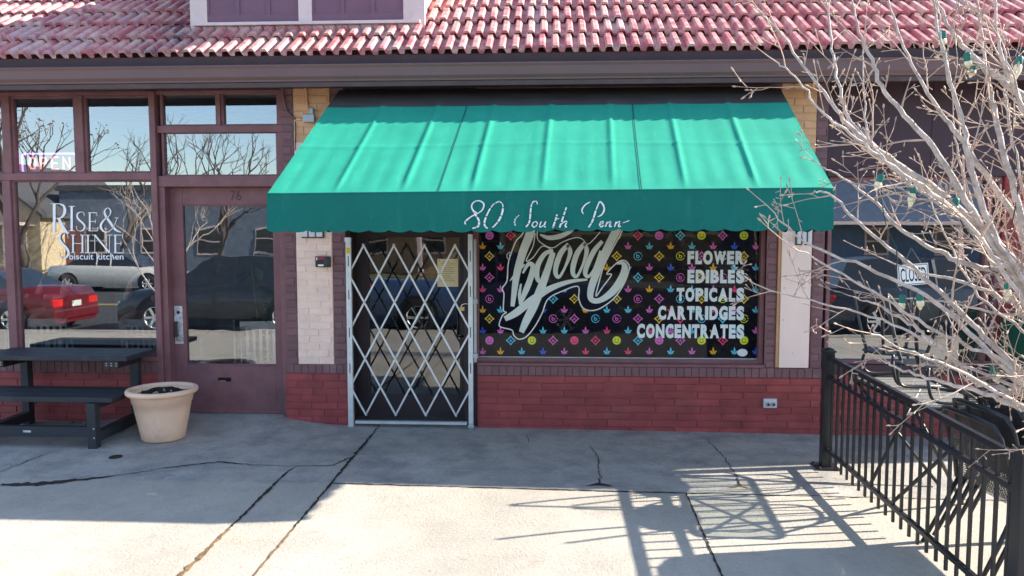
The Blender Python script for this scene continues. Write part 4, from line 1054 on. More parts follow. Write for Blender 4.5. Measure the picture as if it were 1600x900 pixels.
# ------------------------------------------------------------------ picnic table
pt = empty('picnic_table', (-4.3, -.45, ground(-4.3, -.45))); tag(pt, 'dark grey one-bench picnic table beneath the cafe window', 'picnic table')
g0 = -.045
m = MB(); zt2 = P(160, 550, -.27).z
for k in range(3): y0 = -.515 + k * .165; m.box(-5.12, -3.735, y0, y0 + .160, zt2 - .045, zt2)
under(pt, m, 'tabletop', BLACKM, bevel=.006)
m = MB(); zs = P(120, 612, -.57).z
for k in range(3): y0 = -.80 + k * .152; m.box(-5.05, -3.715, y0, y0 + .146, zs - .045, zs)
under(pt, m, 'seat', BLACKM, bevel=.006)
for xx in (-3.92, -4.98):
    for (ya, za, zc) in ((-.83, g0 - .01, zs - .045), (-.155, -.02, zt2 - .11)):
        m = MB(); m.box(xx, xx + .075, ya, ya + .075, za, zc); 
        if ya < -.5:
            for zz in (.13, .05): m.disc((xx + .06, ya - .001, zz), .008, 8, 1)
        under(pt, m, 'leg', [BLACKM, STEELP], bevel=.005)
    m = MB(); m.bar((xx + .0375, -.76, .045), (xx + .0375, -.15, .06), .074, .085); under(pt, m, 'foot_rail', BLACKM, bevel=.005)
    m = MB(); m.box(xx + .001, xx + .074, -.46, -.08, zt2 - .115, zt2 - .046); m.box(xx - .03, xx + .10, -.5, -.455, zt2 - .10, zt2 - .047, 0)
    for a_ in (-.01, .035, .08):
        for b_ in (-.085, -.065): m.disc((xx + a_, -.5012, zt2 + b_), .006, 6, 1)
    under(pt, m, 'bracket', [BLACK, STEELP])
    m = MB(); m.box(xx + .002, xx + .073, -.755, -.38, zs - .10, zs - .046); under(pt, m, 'seat_rail', BLACKM, bevel=.004)
m = MB(); m.box(-4.905, -3.92, -.825, -.765, .055, .14); q = P(42, 669, -.825); m.box(q.x - .035, q.x + .035, -.828, -.824, .09, .108, 1); under(pt, m, 'stretcher', [BLACKM, WORN], bevel=.005)

# ------------------------------------------------------------------ flower pot
q = G(253, 682); pot = empty('flower_pot', (-3.43, -.50, ground(-3.43, -.50))); tag(pot, 'round tan plastic planter of bare soil by the plum door', 'flower pot')
m = MB().lathe([(0, .0), (.165, .0), (.18, .012), (.195, .09), (.226, .25), (.240, .33), (.248, .335), (.262, .415), (.265, .42), (.25, .425), (.235, .40), (.22, .30), (0, .3)], 48); m.build('body', POT, pot)
m = MB().lathe([(.255, .405), (.285, .408), (.296, .420), (.298, .440), (.290, .452), (.268, .455), (.250, .448), (.246, .42), (.255, .405)], 56); m.build('rim', POT, pot)
m = MB(); n = 40; rr2 = random.Random(9); vs = []
for j in range(9):
    for k in range(n): a = 2 * math.pi * k / n; r_ = .246 * j / 8; vs.append((r_ * math.cos(a), r_ * math.sin(a), .405 + .016 * math.sin(3 * a + j) * (j / 8) + rr2.uniform(-.007, .007)))
m.add(vs, [(j * n + k, j * n + (k + 1) % n, (j + 1) * n + (k + 1) % n, (j + 1) * n + k) for j in range(8) for k in range(n)])
for k in range(40):
    a, r_ = rr2.uniform(0, 6.28), .23 * math.sqrt(rr2.random()); s_ = rr2.uniform(.003, .008); c_ = (r_ * math.cos(a), r_ * math.sin(a), .41)
    m.box(c_[0] - s_, c_[0] + s_, c_[1] - s_, c_[1] + s_, c_[2] - .01, c_[2] + s_ * 1.4, 1 if k % 3 == 0 else 0)
m.build('soil', [SOIL, mat('pale grit', (.4, .36, .32), .9)], pot)
# litter swept under the bench and specks on the concrete
m = MB(); r = random.Random(12)
for k in range(640):
    if k >= 420: x, y = r.choice((r.uniform(-.7, 2.4), r.uniform(-2.15, -1.95), r.uniform(2.4, 4))), -.012 - abs(r.gauss(0, .025))
    elif k < 150: x, y = r.gauss(-4.2, .35), min(-.02, -.02 - abs(r.gauss(0, .09)))
    else: x, y = r.uniform(-5.5, 3.5), -abs(r.gauss(0, .9)) - .02
    s_ = r.uniform(.003, .008) if k >= 150 else r.uniform(.006, .022); a = r.uniform(0, 6.28); z = ground(x, y) + .003
    ca_, sa_ = math.cos(a) * s_, math.sin(a) * s_; w2 = r.uniform(.3, .8); t = r.uniform(0, .6) * s_
    m.add([(x - ca_, y - sa_, z), (x + sa_ * w2, y - ca_ * w2, z + t), (x + ca_, y + sa_, z + t * .6), (x - sa_ * w2, y + ca_ * w2, z + .002)], [(0, 1, 2, 3)], k % 3)
tag(m.build('litter', [mat('pale leaf bits', (.55, .47, .38), .9), mat('brown leaf bits', (.20, .11, .05), .9), mat('grey grit', (.35, .33, .32), .9)]), kind='stuff')

# ------------------------------------------------------------------ fence
XF = 2.20; YA, YB = -.90, -3.40
fe = empty('metal_fence', (XF, YA, ground(XF, YA))); tag(fe, 'black metal picket fence panel beside the stacked patio chairs', 'fence')
def gz(y): return ground(XF, y)
for y in (YA, YB):
    m = MB(); m.box(XF - .038, XF + .038, y - .038, y + .038, gz(y) - .005, gz(y) + .93); m.box(XF - .046, XF + .046, y - .046, y + .046, gz(y) + .93, gz(y) + .945); m.lathe([(.046, 0), (.036, .012), (.01, .02), (0, .021)], 12, 0, (XF, y, gz(y) + .945))
    m.box(XF - .09, XF + .09, y - .09, y + .09, gz(y) - .002, gz(y) + .012)
    for sx in (-.068, .068):
        for sy in (-.068, .068): m.lathe([(.012, 0), (.012, .012), (0, .014)], 6, 0, (XF + sx, y + sy, gz(y) + .012), False)
    under(fe, m, 'post', BLACK, bevel=.003)
for zz, hh, ww in ((.89, .034, .034), (.735, .030, .030), (.155, .030, .030)):
    m = MB(); m.bar((XF, YA - .038, gz(YA) + zz), (XF, YB + .038, gz(YB) + zz), ww, hh); under(fe, m, 'rail', BLACK, bevel=.003)
n = 22
for k in range(n):
    y = YA + (YB - YA) * (k + 1) / (n + 1); m = MB(); m.box(XF - .008, XF + .008, y - .008, y + .008, gz(y) + .055, gz(y) + .88); under(fe, m, 'picket', BLACK)
# the next panel beyond the near post, out of the frame but casting its shade
# ------------------------------------------------------------------ patio furniture behind the fence
def mesh_metal():
    t = NT('expanded metal mesh'); tcn = t.n('ShaderNodeTexCoord'); sep = t.n('ShaderNodeSeparateXYZ'); t.l(tcn.outputs['Object'], sep.inputs[0])
    d = t.math('ADD', sep.outputs['X'], sep.outputs['Z'])
    a = t.math('SINE', t.math('MULTIPLY', t.math('ADD', t.math('MULTIPLY', d, 2.0), sep.outputs['Y']), 190)); b = t.math('SINE', t.math('MULTIPLY', t.math('SUBTRACT', t.math('MULTIPLY', d, 2.0), sep.outputs['Y']), 190))
    h = t.math('GREATER_THAN', t.math('MULTIPLY', a, b), .22)
    pb = t.n('ShaderNodeBsdfPrincipled'); pb.inputs['Base Color'].default_value = (.03, .032, .037, 1); pb.inputs['Roughness'].default_value = .4
    tr = t.n('ShaderNodeBsdfTransparent'); mxs = t.n('ShaderNodeMixShader'); t.l(h, mxs.inputs[0]); t.l(pb.outputs[0], mxs.inputs[1]); t.l(tr.outputs[0], mxs.inputs[2]); t.l(mxs.outputs[0], t.out.inputs[0])
    return t.m
MESHM = mesh_metal()
def mesh_chair(label):
    t = empty('patio_chair'); tag(t, label, 'patio chair', 'black mesh chairs stacked behind the fence')
    W = .26
    m = MB(); n = 10; vs = []
    pr = [(.25, .405), (.22, .425), (.05, .415), (-.12, .405), (-.20, .42)]
    for x, z in pr: vs += [(x, -W, z), (x, W, z)]
    m.add(vs, [(2 * i, 2 * i + 1, 2 * i + 3, 2 * i + 2) for i in range(len(pr) - 1)], 0, True); m.build('seat', MESHM, t)
    m = MB(); vs = []; pb = [(-.21, .44), (-.25, .55), (-.29, .68), (-.325, .80), (-.345, .85)]
    for x, z in pb:
        for k in range(7): q = k / 6 * 2 - 1; vs.append((x + .035 * q * q, W * q, z + (.03 * (1 - q * q) if z > .8 else 0)))
    m.add(vs, [(7 * i + k, 7 * i + k + 1, 7 * i + 8 + k, 7 * i + 7 + k) for i in range(4) for k in range(6)], 0, True); m.build('backrest', MESHM, t)
    m = MB(); m.tube([(-.20, -W, .43), (-.215, -W, .55), (-.255, -W, .68), (-.29, -W, .80), (-.315, -W * .9, .865), (-.345, -W * .5, .885), (-.35, 0, .888), (-.345, W * .5, .885), (-.315, W * .9, .865), (-.29, W, .80), (-.255, W, .68), (-.215, W, .55), (-.20, W, .43)], .014, 8); m.build('back_frame', BLACK, t)
    m = MB(); m.tube([(-.2, -W, .42), (.25, -W, .405), (.25, W, .405), (-.2, W, .42)], .012, 8); m.build('seat_frame', BLACK, t)
    for sy in (-1, 1):
        m = MB(); m.tube([(-.19, sy * W, .42), (-.28, sy * (W + .01), .22), (-.39, sy * (W + .02), .0)], .0125, 8); m.build('leg', BLACK, t)
        m = MB(); m.tube([(.24, sy * W, .405), (.27, sy * (W + .02), .2), (.30, sy * (W + .02), 0)], .0125, 8); m.build('leg', BLACK, t)
        m = MB(); m.tube([(.26, sy * (W + .01), .30), (.25, sy * (W + .03), .58), (.20, sy * (W + .04), .63), (-.1, sy * (W + .03), .63), (-.25, sy * W, .66)], .012, 8); m.build('arm', BLACK, t)
    return t
sx0, sy0 = 2.72, -2.50
proto = None
names = ['bottom chair of the black mesh stack, resting on the concrete', 'second black mesh chair up in the stack by the fence', 'middle black mesh chair of the stack of five', 'second black mesh chair from the top of the stack', 'topmost black mesh chair of the stack behind the fence']
for k in range(5):
    if k == 0: o = proto = mesh_chair(names[0])
    else: o = copy_tree(proto); o['label'] = names[k]
    o.location = (sx0 + .075 * k, sy0 + .008 * k, ground(sx0, sy0) + .050 * k); o.rotation_euler = (0, R_(-.6 * k), R_(4))
# glass patio table
TGL = NT('dimpled table glass'); _t = TGL.n('ShaderNodeBsdfTransparent'); _t.inputs[0].default_value = (.86, .92, .9, 1); _d = TGL.n('ShaderNodeBsdfDiffuse'); _d.inputs[0].default_value = (.75, .8, .78, 1)
_g = TGL.n('ShaderNodeBsdfGlossy'); _g.inputs['Roughness'].default_value = .18
_m1 = TGL.n('ShaderNodeMixShader'); _m1.inputs[0].default_value = .25; TGL.l(_t.outputs[0], _m1.inputs[1]); TGL.l(_d.outputs[0], _m1.inputs[2])
_m2 = TGL.n('ShaderNodeMixShader'); _m2.inputs[0].default_value = .18; TGL.l(_m1.outputs[0], _m2.inputs[1]); TGL.l(_g.outputs[0], _m2.inputs[2]); TGL.l(_m2.outputs[0], TGL.out.inputs[0]); TGL = TGL.m
TX0, TX1, TY0, TY1 = 2.36, 2.92, -2.02, -.92; TZ = .655
tb = empty('patio_table', ((TX0 + TX1) / 2, (TY0 + TY1) / 2, ground(2.6, -1.5))); tag(tb, 'glass patio table with upturned chairs on it behind the fence', 'patio table')
def rrect(x0, x1, y0, y1, z, r, n=5):
    pts = []
    for cx_, cy_, a0 in ((x1 - r, y1 - r, 0), (x0 + r, y1 - r, 90), (x0 + r, y0 + r, 180), (x1 - r, y0 + r, 270)):
        for k in range(n + 1): a = R_(a0 + 90 * k / n); pts.append((cx_ + r * math.cos(a), cy_ + r * math.sin(a), z))
    return pts
rr3 = rrect(TX0, TX1, TY0, TY1, TZ, .08)
m = MB(); lo_ = [(p[0], p[1], TZ - .006) for p in rr3]; m.add(rr3, [tuple(range(len(rr3)))]); under(tb, m, 'tabletop', TGL)
m = MB(); m.tube(rr3 + [rr3[0]], .016, 8); under(tb, m, 'rim', BLACK)
m = MB(); m.bar((TX0 + .04, TY0 + .04, TZ - .02), (TX1 - .04, TY1 - .5, TZ - .02), .02, .01); m.bar((TX1 - .04, TY0 + .04, TZ - .02), (TX0 + .04, TY1 - .5, TZ - .02), .02, .01); m.bar((TX0, TY1 - .48, TZ - .02), (TX1, TY1 - .48, TZ - .02), .02, .01); under(tb, m, 'brace', BLACK)
for y in (TY0 + .08, TY1 - .08):
    for s_ in (0, 1):
        a, b = (TX0 + .03, TX1 - .03) if s_ else (TX1 - .03, TX0 + .03); m = MB(); m.tube([(a, y + .02 * s_, TZ - .02), (b, y + .02 * s_ + (.3 if y < -1.5 else -.3), ground(2.6, y) + .01)], .013, 8); under(tb, m, 'leg', BLACK)
def bistro(label, cat='chair', group=None):
    t = empty('metal_chair'); tag(t, label, cat, group)
    m = MB(); m.lathe([(0, .447), (.2, .447), (.215, .452), (.215, .458), (.2, .462), (0, .462)], 20); m.build('seat', BLACK, t)
    for sx in (-1, 1):
        for sy in (-1, 1):
            m = MB(); m.tube(smooth_path([(.15 * sx, .14 * sy, .45), (.17 * sx, .16 * sy, .36), (.205 * sx, .185 * sy, .2), (.27 * sx, .20 * sy, .0)]), .012, 8); m.build('leg', BLACK, t)
        m = MB(); m.tube(smooth_path([(.19 * sx, .1, .45), (.25 * sx, .12, .55), (.26 * sx, .08, .66), (.26 * sx, -.1, .67), (.2 * sx, -.22, .68)]), .010, 8); m.build('arm', BLACK, t)
    m = MB(); m.tube(smooth_path([(-.2, -.15, .45), (-.2, -.22, .65), (-.16, -.26, .82), (0, -.28, .86), (.16, -.26, .82), (.2, -.22, .65), (.2, -.15, .45)]), .011, 8)
    for q in (-.1, 0, .1): m.tube([(q, -.17, .46), (q, -.24, .68), (q * .8, -.275, .85)], .006, 6)
    m.build('backrest', BLACK, t)
    return t
for k, (yy, lb) in enumerate(((-1.09, 'upturned black metal chair on the glass table, nearer the wall'), (-1.66, 'upturned black metal chair on the glass table, nearer the mesh stack'))):
    o = bistro(lb, 'chair', 'chairs upturned on the patio table') if k == 0 else copy_tree(o)
    o['label'] = lb; o.location = (2.63, yy, TZ + .685); o.rotation_euler = (R_(180), 0, R_(-88 - 5 * k))
    o.scale = (1, 1.1, 1)

# green box beyond the red post
q = P(1592, 515, -.15); gb_ = empty('newspaper_box', (q.x + .1, -.25, ground(q.x, -.25))); tag(gb_, 'dark green metal box beside the red brick post', 'newspaper box')
GRN = mat('dark green enamel', (.008, .085, .055), .3, var=.15)
m = MB(); m.box(-.22, .22, -.2, .18, .30, 1.12); m.box(-.235, .235, -.215, .19, 1.12, 1.16); m.build('body', GRN, gb_, bevel=.012)
m = MB(); m.box(-.17, .17, -.212, -.198, .72, 1.06); m.build('door_panel', GRN, gb_, bevel=.006); m = MB(); m.box(-.13, .13, -.216, -.211, .78, 1.02); m.build('window', GL_DARK, gb_)
m = MB(); m.box(-.03, .03, -.03, .03, .0, .3); m.box(-.2, .2, -.18, .18, 0, .02); m.build('pedestal', BLACK, gb_)
#TREE
# ------------------------------------------------------------------ the bare tree at the right, with its bulbs
BARK = mat('pale smooth bark', (.56, .48, .44), .8, var=.4, scale=22, bump=.8, bscale=110, dirt=(.20, .15, .12), dirt_amt=.55)
TWIG = mat('tan twig bark', (.50, .37, .30), .7, var=.45, scale=10, bump=.2)
BUD = mat('brown bud', (.48, .36, .29), .7, var=.4, scale=20, bump=0)
tr = empty('magnolia_tree', (3.15, -4.05, ground(3.15, -4.05))); tag(tr, 'bare budding tree with pale branches hung with large bulbs', 'tree')
trunk_pts = [Vector((3.15, -4.05, -.2)), Vector((3.13, -4.06, .35)), Vector((3.06, -4.02, .8)), Vector((2.98, -4.0, 1.3)), Vector((2.9, -3.95, 1.8)), Vector((2.80, -3.9, 2.4)), Vector((2.66, -3.84, 3.1)), Vector((2.5, -3.7, 4.0))]
m = MB(); m.tube(smooth_path(trunk_pts), [.095 - .078 * i / 42 for i in range(43)], 12); under(tr, m, 'trunk', BARK)
limbs = [
 (1.45, .030, -.05, [(1700, 230), (1600, 151), (1547, 113), (1513, 79), (1490, 53), (1463, 0), (1440, -60)]),
 (1.15, .030, .00, [(1690, 520), (1640, 430), (1596, 336), (1565, 227), (1550, 159), (1543, 125), (1535, 60), (1520, -30)]),
 (1.05, .030, .18, [(1690, 560), (1600, 440), (1545, 350), (1513, 242), (1501, 181), (1475, 98), (1460, 0), (1455, -60)]),
 (1.20, .024, .30, [(1680, 480), (1580, 330), (1509, 227), (1471, 178), (1430, 110), (1399, 38), (1384, -20)]),
 (1.0, .026, -.22, [(1690, 590), (1600, 450), (1520, 332), (1467, 242), (1414, 181), (1377, 132), (1354, 76), (1339, 38), (1330, -30)]),
 (.98, .026, .10, [(1700, 520), (1580, 400), (1480, 310), (1399, 253), (1339, 208), (1301, 162), (1263, 113), (1218, 49), (1180, 11)]),
 (1.1, .018, .45, [(1600, 430), (1500, 340), (1400, 260), (1330, 190), (1312, 140), (1301, 76), (1290, 0), (1285, -40)]),
 (.95, .024, .22, [(1700, 540), (1600, 440), (1520, 415), (1470, 395), (1410, 360), (1370, 320), (1315, 275), (1285, 262)]),
 (.90, .022, -.05, [(1690, 640), (1565, 550), (1500, 485), (1430, 420), (1350, 355), (1300, 305), (1270, 300)]),
 (.85, .022, -.30, [(1700, 660), (1600, 600), (1525, 530), (1460, 470), (1370, 425), (1270, 385), (1210, 335)]),
 (.82, .024, -.12, [(1710, 670), (1600, 615), (1530, 600), (1500, 570), (1460, 535), (1420, 505), (1370, 475), (1345, 470)]),
 (.80, .020, -.35, [(1710, 670), (1595, 637), (1530, 612), (1470, 597), (1410, 578), (1380, 565)]),
 (.95, .022, .35, [(1690, 610), (1620, 520), (1560, 430), (1520, 330), (1500, 250), (1490, 190)]),
 (1.3, .024, -.30, [(1700, 330), (1640, 240), (1590, 150), (1560, 60), (1550, -40)]),
 (1.0, .020, .5, [(1690, 500), (1580, 470), (1500, 440), (1440, 425), (1380, 405)]),
]
rt = random.Random(21)
tw = MB(); bd = MB(); ntw = 0
CRI = CR.transposed()
def open_view(p):                                  # twigs left out where they would hide the sign from the camera
    v = CRI @ (p - CAM); x, y = 800 + FPX * v.x / -v.z, 450 - FPX * v.y / -v.z
    return 1380 < x < 1472 and 392 < y < 462
def bud(p, d, s):
    d = d.normalized(); bd.tube([p, p + d * s * .5, p + d * s * 1.1], [s * .16, s * .24, s * .08], 5, 0, False)
def twig(p, d, L, r0, depth):
    n = max(3, int(L / .035)); pts = [p]; q = p.copy(); dd = d.normalized()
    for i in range(n):
        dd = (dd + Vector((rt.gauss(0, .09), rt.gauss(0, .09), rt.gauss(.02, .09)))).normalized(); q = q + dd * (L / n); pts.append(q)
        if open_view(q): return
    rad = [max(.0012, r0 * (1 - .72 * i / n)) for i in range(n + 1)]
    tw.tube(pts, rad, 5 if depth == 0 else 4, 0, False)
    bud(pts[-1], dd, rt.uniform(.010, .018))
    for i in range(1, n):
        if depth < 2 and rt.random() < (.50 if depth == 0 else .28):
            ax = dd.orthogonal().normalized(); ax.rotate(Matrix.Rotation(rt.uniform(0, 6.28), 3, dd)); loc_d = (pts[i + 1] - pts[i - 1]).normalized()
            nd = (loc_d * .75 + ax * rt.uniform(.55, .95)).normalized()
            twig(pts[i], nd, L * rt.uniform(.22, .50) if depth == 0 else rt.uniform(.02, .07), max(.0016, rad[i] * .62), depth + 1)
        elif rt.random() < .35:
            ax = Vector((rt.gauss(0, 1), rt.gauss(0, 1), rt.gauss(0, 1))).normalized(); s_ = rt.uniform(.008, .022); e = pts[i] + ax * s_; tw.tube([pts[i], e], [.002, .0016], 4, 0, False); bud(e, ax, rt.uniform(.007, .012))
more = []
for tz_, r0, dy, px_ in limbs:                     # lesser limbs that fork off low down and run beside the main ones
    for q in range(1):
        if rt.random() < .4: continue
        sx, sy = rt.uniform(-34, 34), rt.uniform(-30, 30); k0 = max(1, len(px_) // 3)
        more.append((max(.8, tz_ + rt.uniform(-.12, .12)), r0 * .55, dy + rt.uniform(-.45, .45), [(a + sx * (.3 + i * .55) * (i >= k0 or .4), b + sy * (.3 + i * .45) * (i >= k0 or .4)) for i, (a, b) in enumerate(px_[:max(4, len(px_) - 1)])]))
for tz_, r0, dy, px_ in limbs + more:
    pts = []
    for i, (a, b) in enumerate(px_): pts.append(P(a, b, -3.92 + dy * (.4 + .6 * i / len(px_)) + rt.uniform(-.02, .02)))
    base = None
    for a, b in zip(trunk_pts, trunk_pts[1:]):
        if a.z <= tz_ <= b.z: base = a.lerp(b, (tz_ - a.z) / (b.z - a.z))
    sm_ = [Vector(p) + Vector((rt.gauss(0, .003), rt.gauss(0, .003), rt.gauss(0, .003))) for p in smooth_path([base] + pts, 6)]
    n = len(sm_); rad = [max(.0022, r0 * (1 - i / n) ** .95 * .58 + .0020) for i in range(n)]
    if (tz_, r0, dy, px_) in more and any(open_view(q) for q in sm_): continue
    m = MB(); m.tube(sm_, rad, 8); under(tr, m, 'limb', BARK)
    acc = 0; last = 0
    for i in range(6, n - 1):
        acc += (sm_[i] - sm_[i - 1]).length
        if acc > last:
            last = acc + rt.uniform(.08, .15); dd = (sm_[i + 1] - sm_[i - 1]).normalized(); ax = dd.orthogonal().normalized(); ax.rotate(Matrix.Rotation(rt.uniform(0, 6.28), 3, dd))
            if open_view(sm_[i]): continue
            if ax.y > .5: ax.y *= .4
            t_ = i / n; L = rt.uniform(.10, .42) * (1.05 - .55 * t_); twig(sm_[i], dd * .8 + ax * rt.uniform(.5, 1.0), L, max(.0020, min(.0045, rad[i] * .5)), 0)
    twig(sm_[-1], sm_[-1] - sm_[-3], rt.uniform(.1, .2), rad[-1], 0)
under(tr, tw, 'twigs', TWIG); under(tr, bd, 'buds', BUD)
BULB = NT('cream bulb glass'); BULB.pbsdf((.78, .72, .52), .18); BULB = BULB.m
SOCK = mat('green socket plastic', (.012, .16, .13), .45, var=.15, bump=0)
bl = [((1378, 272), (1368, 299), 'beside the awning corner'), ((1428, 290), (1421, 327), 'in front of the top of the restaurant window'), ((1494, 309), (1491, 332), 'above and right of the CLOSED sign'),
      ((1473, 48), (1473, 76), 'highest of all, before the roof tiles'), ((1511, 82), (1513, 108), 'upper of the pair before the gutter'), ((1526, 97), (1515, 122), 'lower of the pair before the gutter'), ((1594, 88), (1586, 126), 'at the right edge before the gutter'),
      ((1411, 461), (1407, 489), 'below the C of the CLOSED sign'), ((1437, 457), (1438, 485), 'below the right half of the CLOSED sign'), ((1575, 440), (1573, 471), 'in front of the red brick post'), ((1551, 572), (1560, 600), 'lowest of all, above the mesh chairs')]
ends = []
for k, (a, b, lb) in enumerate(bl):
    Yb = -3.98 + .06 * ((k * 7) % 4 - 1.5); p0, p1 = P(*a, Yb), P(*b, Yb + .01); d = p1 - p0; L = d.length
    o = empty('light_bulb', tuple(p0)); tag(o, 'cream bulb ' + lb, 'light bulb', 'bulbs strung in the bare tree')
    o.rotation_euler = d.to_track_quat('Z', 'Y').to_euler(); s = max(.055, L)
    m = MB().lathe([(0, 0), (.009, 0), (.0125, .006), (.0125, .026), (.011, .030)], 12); m.build('socket', SOCK, o)
    m = MB().lathe([(.010, .028), (.0135, .036), (.0145, .042 + s * .12), (.011, s * .72), (.005, s * .93), (0, s)], 14); m.build('bulb', BULB, o)
    ends.append(p0)
order = [3, 4, 5, 6, 9, 2, 1, 0, 7, 8, 10]
m = MB(); rw_ = random.Random(3)
for a, b in zip(order, order[1:]):
    p, q = ends[a], ends[b]; pts = []
    for i in range(9): t = i / 8; pts.append(p.lerp(q, t) + Vector((0, .03 * math.sin(9 * t), -.05 * math.sin(math.pi * t) + .012 * math.sin(14 * t))))
    m.tube(smooth_path(pts, 3), .0022, 5, 0, False)
tag(m.build('light_string', mat('dark green cable', (.012, .03, .03), .6)), 'thin dark cable joining the cream bulbs through the bare tree', 'cable')

# ------------------------------------------------------------------ inside the cafe
def pendant(x, y, z, lb):
    o = empty('pendant_lamp', (x, y, z)); tag(o, lb, 'lamp', 'pendant lamps inside the cafe')
    m = MB().lathe([(.012, .16), (.05, .14), (.06, .09), (.17, .02), (.175, 0), (.165, 0), (.05, .08)], 24); m.build('shade', DGREY, o)
    m = MB().tube([(0, 0, .15), (0, 0, 3.14 - z)], .006, 6); m.build('cord', BLACK, o)
q = P(353, 355, 1.0); pendant(q.x, 1.0, q.z - .03, 'dark metal pendant lamp seen through the plum door')
q = P(138, 312, 1.6); pendant(q.x, 1.6, q.z - .03, 'dark metal pendant lamp seen through the cafe window')
def ctable(x, y, lb, w=.7, l=.7, h=.74):
    o = empty('cafe_table', (x, y, 0)); tag(o, lb, 'table', 'tables inside the cafe'); m = MB(); m.box(-l / 2, l / 2, -w / 2, w / 2, h - .035, h); m.build('tabletop', WOODI, o, bevel=.004)
    for sx in (-1, 1):
        for sy in (-1, 1): m = MB(); m.box(sx * (l / 2 - .06) - .02, sx * (l / 2 - .06) + .02, sy * (w / 2 - .06) - .02, sy * (w / 2 - .06) + .02, 0, h - .036); m.build('leg', STEELP, o)
ctable(-4.55, .75, 'pale wood cafe table close behind the lettered window', .6, 1.7); ctable(-2.9, 1.3, 'wood cafe table seen through the plum door', .7, .8)
SILV = mat('brushed chair metal', (.38, .39, .40), .35, .8)
def slatchair(lb):
    t = empty('cafe_chair'); tag(t, lb, 'chair', 'chairs inside the cafe'); m = MB(); m.box(-.2, .2, -.2, .2, .44, .465); m.build('seat', SILV, t, bevel=.006)
    for sx in (-1, 1):
        m = MB(); m.tube([(sx * .19, .19, .45), (sx * .21, .22, 0)], .014, 6); m.build('leg', SILV, t); m = MB(); m.tube([(sx * .19, -.19, .88), (sx * .19, -.19, .45), (sx * .21, -.24, 0)], .014, 6); m.build('leg', SILV, t)
    m = MB(); m.box(-.2, .2, -.205, -.18, .82, .9)
    for q in (-.13, -.065, 0, .065, .13): m.box(q - .014, q + .014, -.2, -.185, .46, .82)
    m.build('backrest', SILV, t); return t
o = slatchair('slatted metal chair seen low in the door glass'); o.location = (-2.95, .68, 0); o.rotation_euler = (0, 0, R_(10))
for (x, y, a, lb) in ((-3.35, .85, 70, 'slatted metal chair inside, left in the door glass'), (-5.2, .42, 185, 'slatted metal chair behind the left cafe pane'), (-4.2, .4, 175, 'slatted metal chair right behind the lettered cafe pane')):
    c = copy_tree(o); c['label'] = lb; c.location = (x, y, 0); c.rotation_euler = (0, 0, R_(a))
# leafy plant inside the door
pl = empty('rubber_plant', (P(400, 520, .55).x, .55, 0)); tag(pl, 'broad leaved plant standing inside the plum door', 'plant')
LEAF = mat('broad green leaf', (.10, .22, .12), .35, var=.3, scale=6, bump=.1); m = MB(); r = random.Random(8)
m2 = MB(); m2.tube([(0, 0, .25), (.03, 0, .8), (-.02, 0, 1.45)], .012, 6); m2.build('stem', mat('plant stem', (.12, .09, .05), .8), pl)
for k in range(22):
    z = .45 + 1.05 * k / 22; a = r.uniform(0, 6.28); L = r.uniform(.16, .26); d = Vector((math.cos(a), math.sin(a) * .7, r.uniform(-.9, .3))).normalized(); s = d.cross(Vector((0, 0, 1))).normalized(); p = Vector((0, 0, z)); vs = []
    for i in range(7): t = i / 6; w_ = .055 * math.sin(math.pi * min(1, t * .95 + .03)); c_ = p + d * L * (t + .15) + Vector((0, 0, -.05 * t * t)); vs += [c_ - s * w_, c_ + Vector((0, 0, -.008)), c_ + s * w_]
    m.add(vs, [(3 * i + j, 3 * i + j + 1, 3 * i + 4 + j, 3 * i + 3 + j) for i in range(6) for j in range(2)], 0, True)
m.build('foliage', LEAF, pl); m = MB().lathe([(0, 0), (.13, 0), (.17, .3), (.155, .3), (.14, .26), (0, .26)], 20); m.build('pot', WHITE, pl)
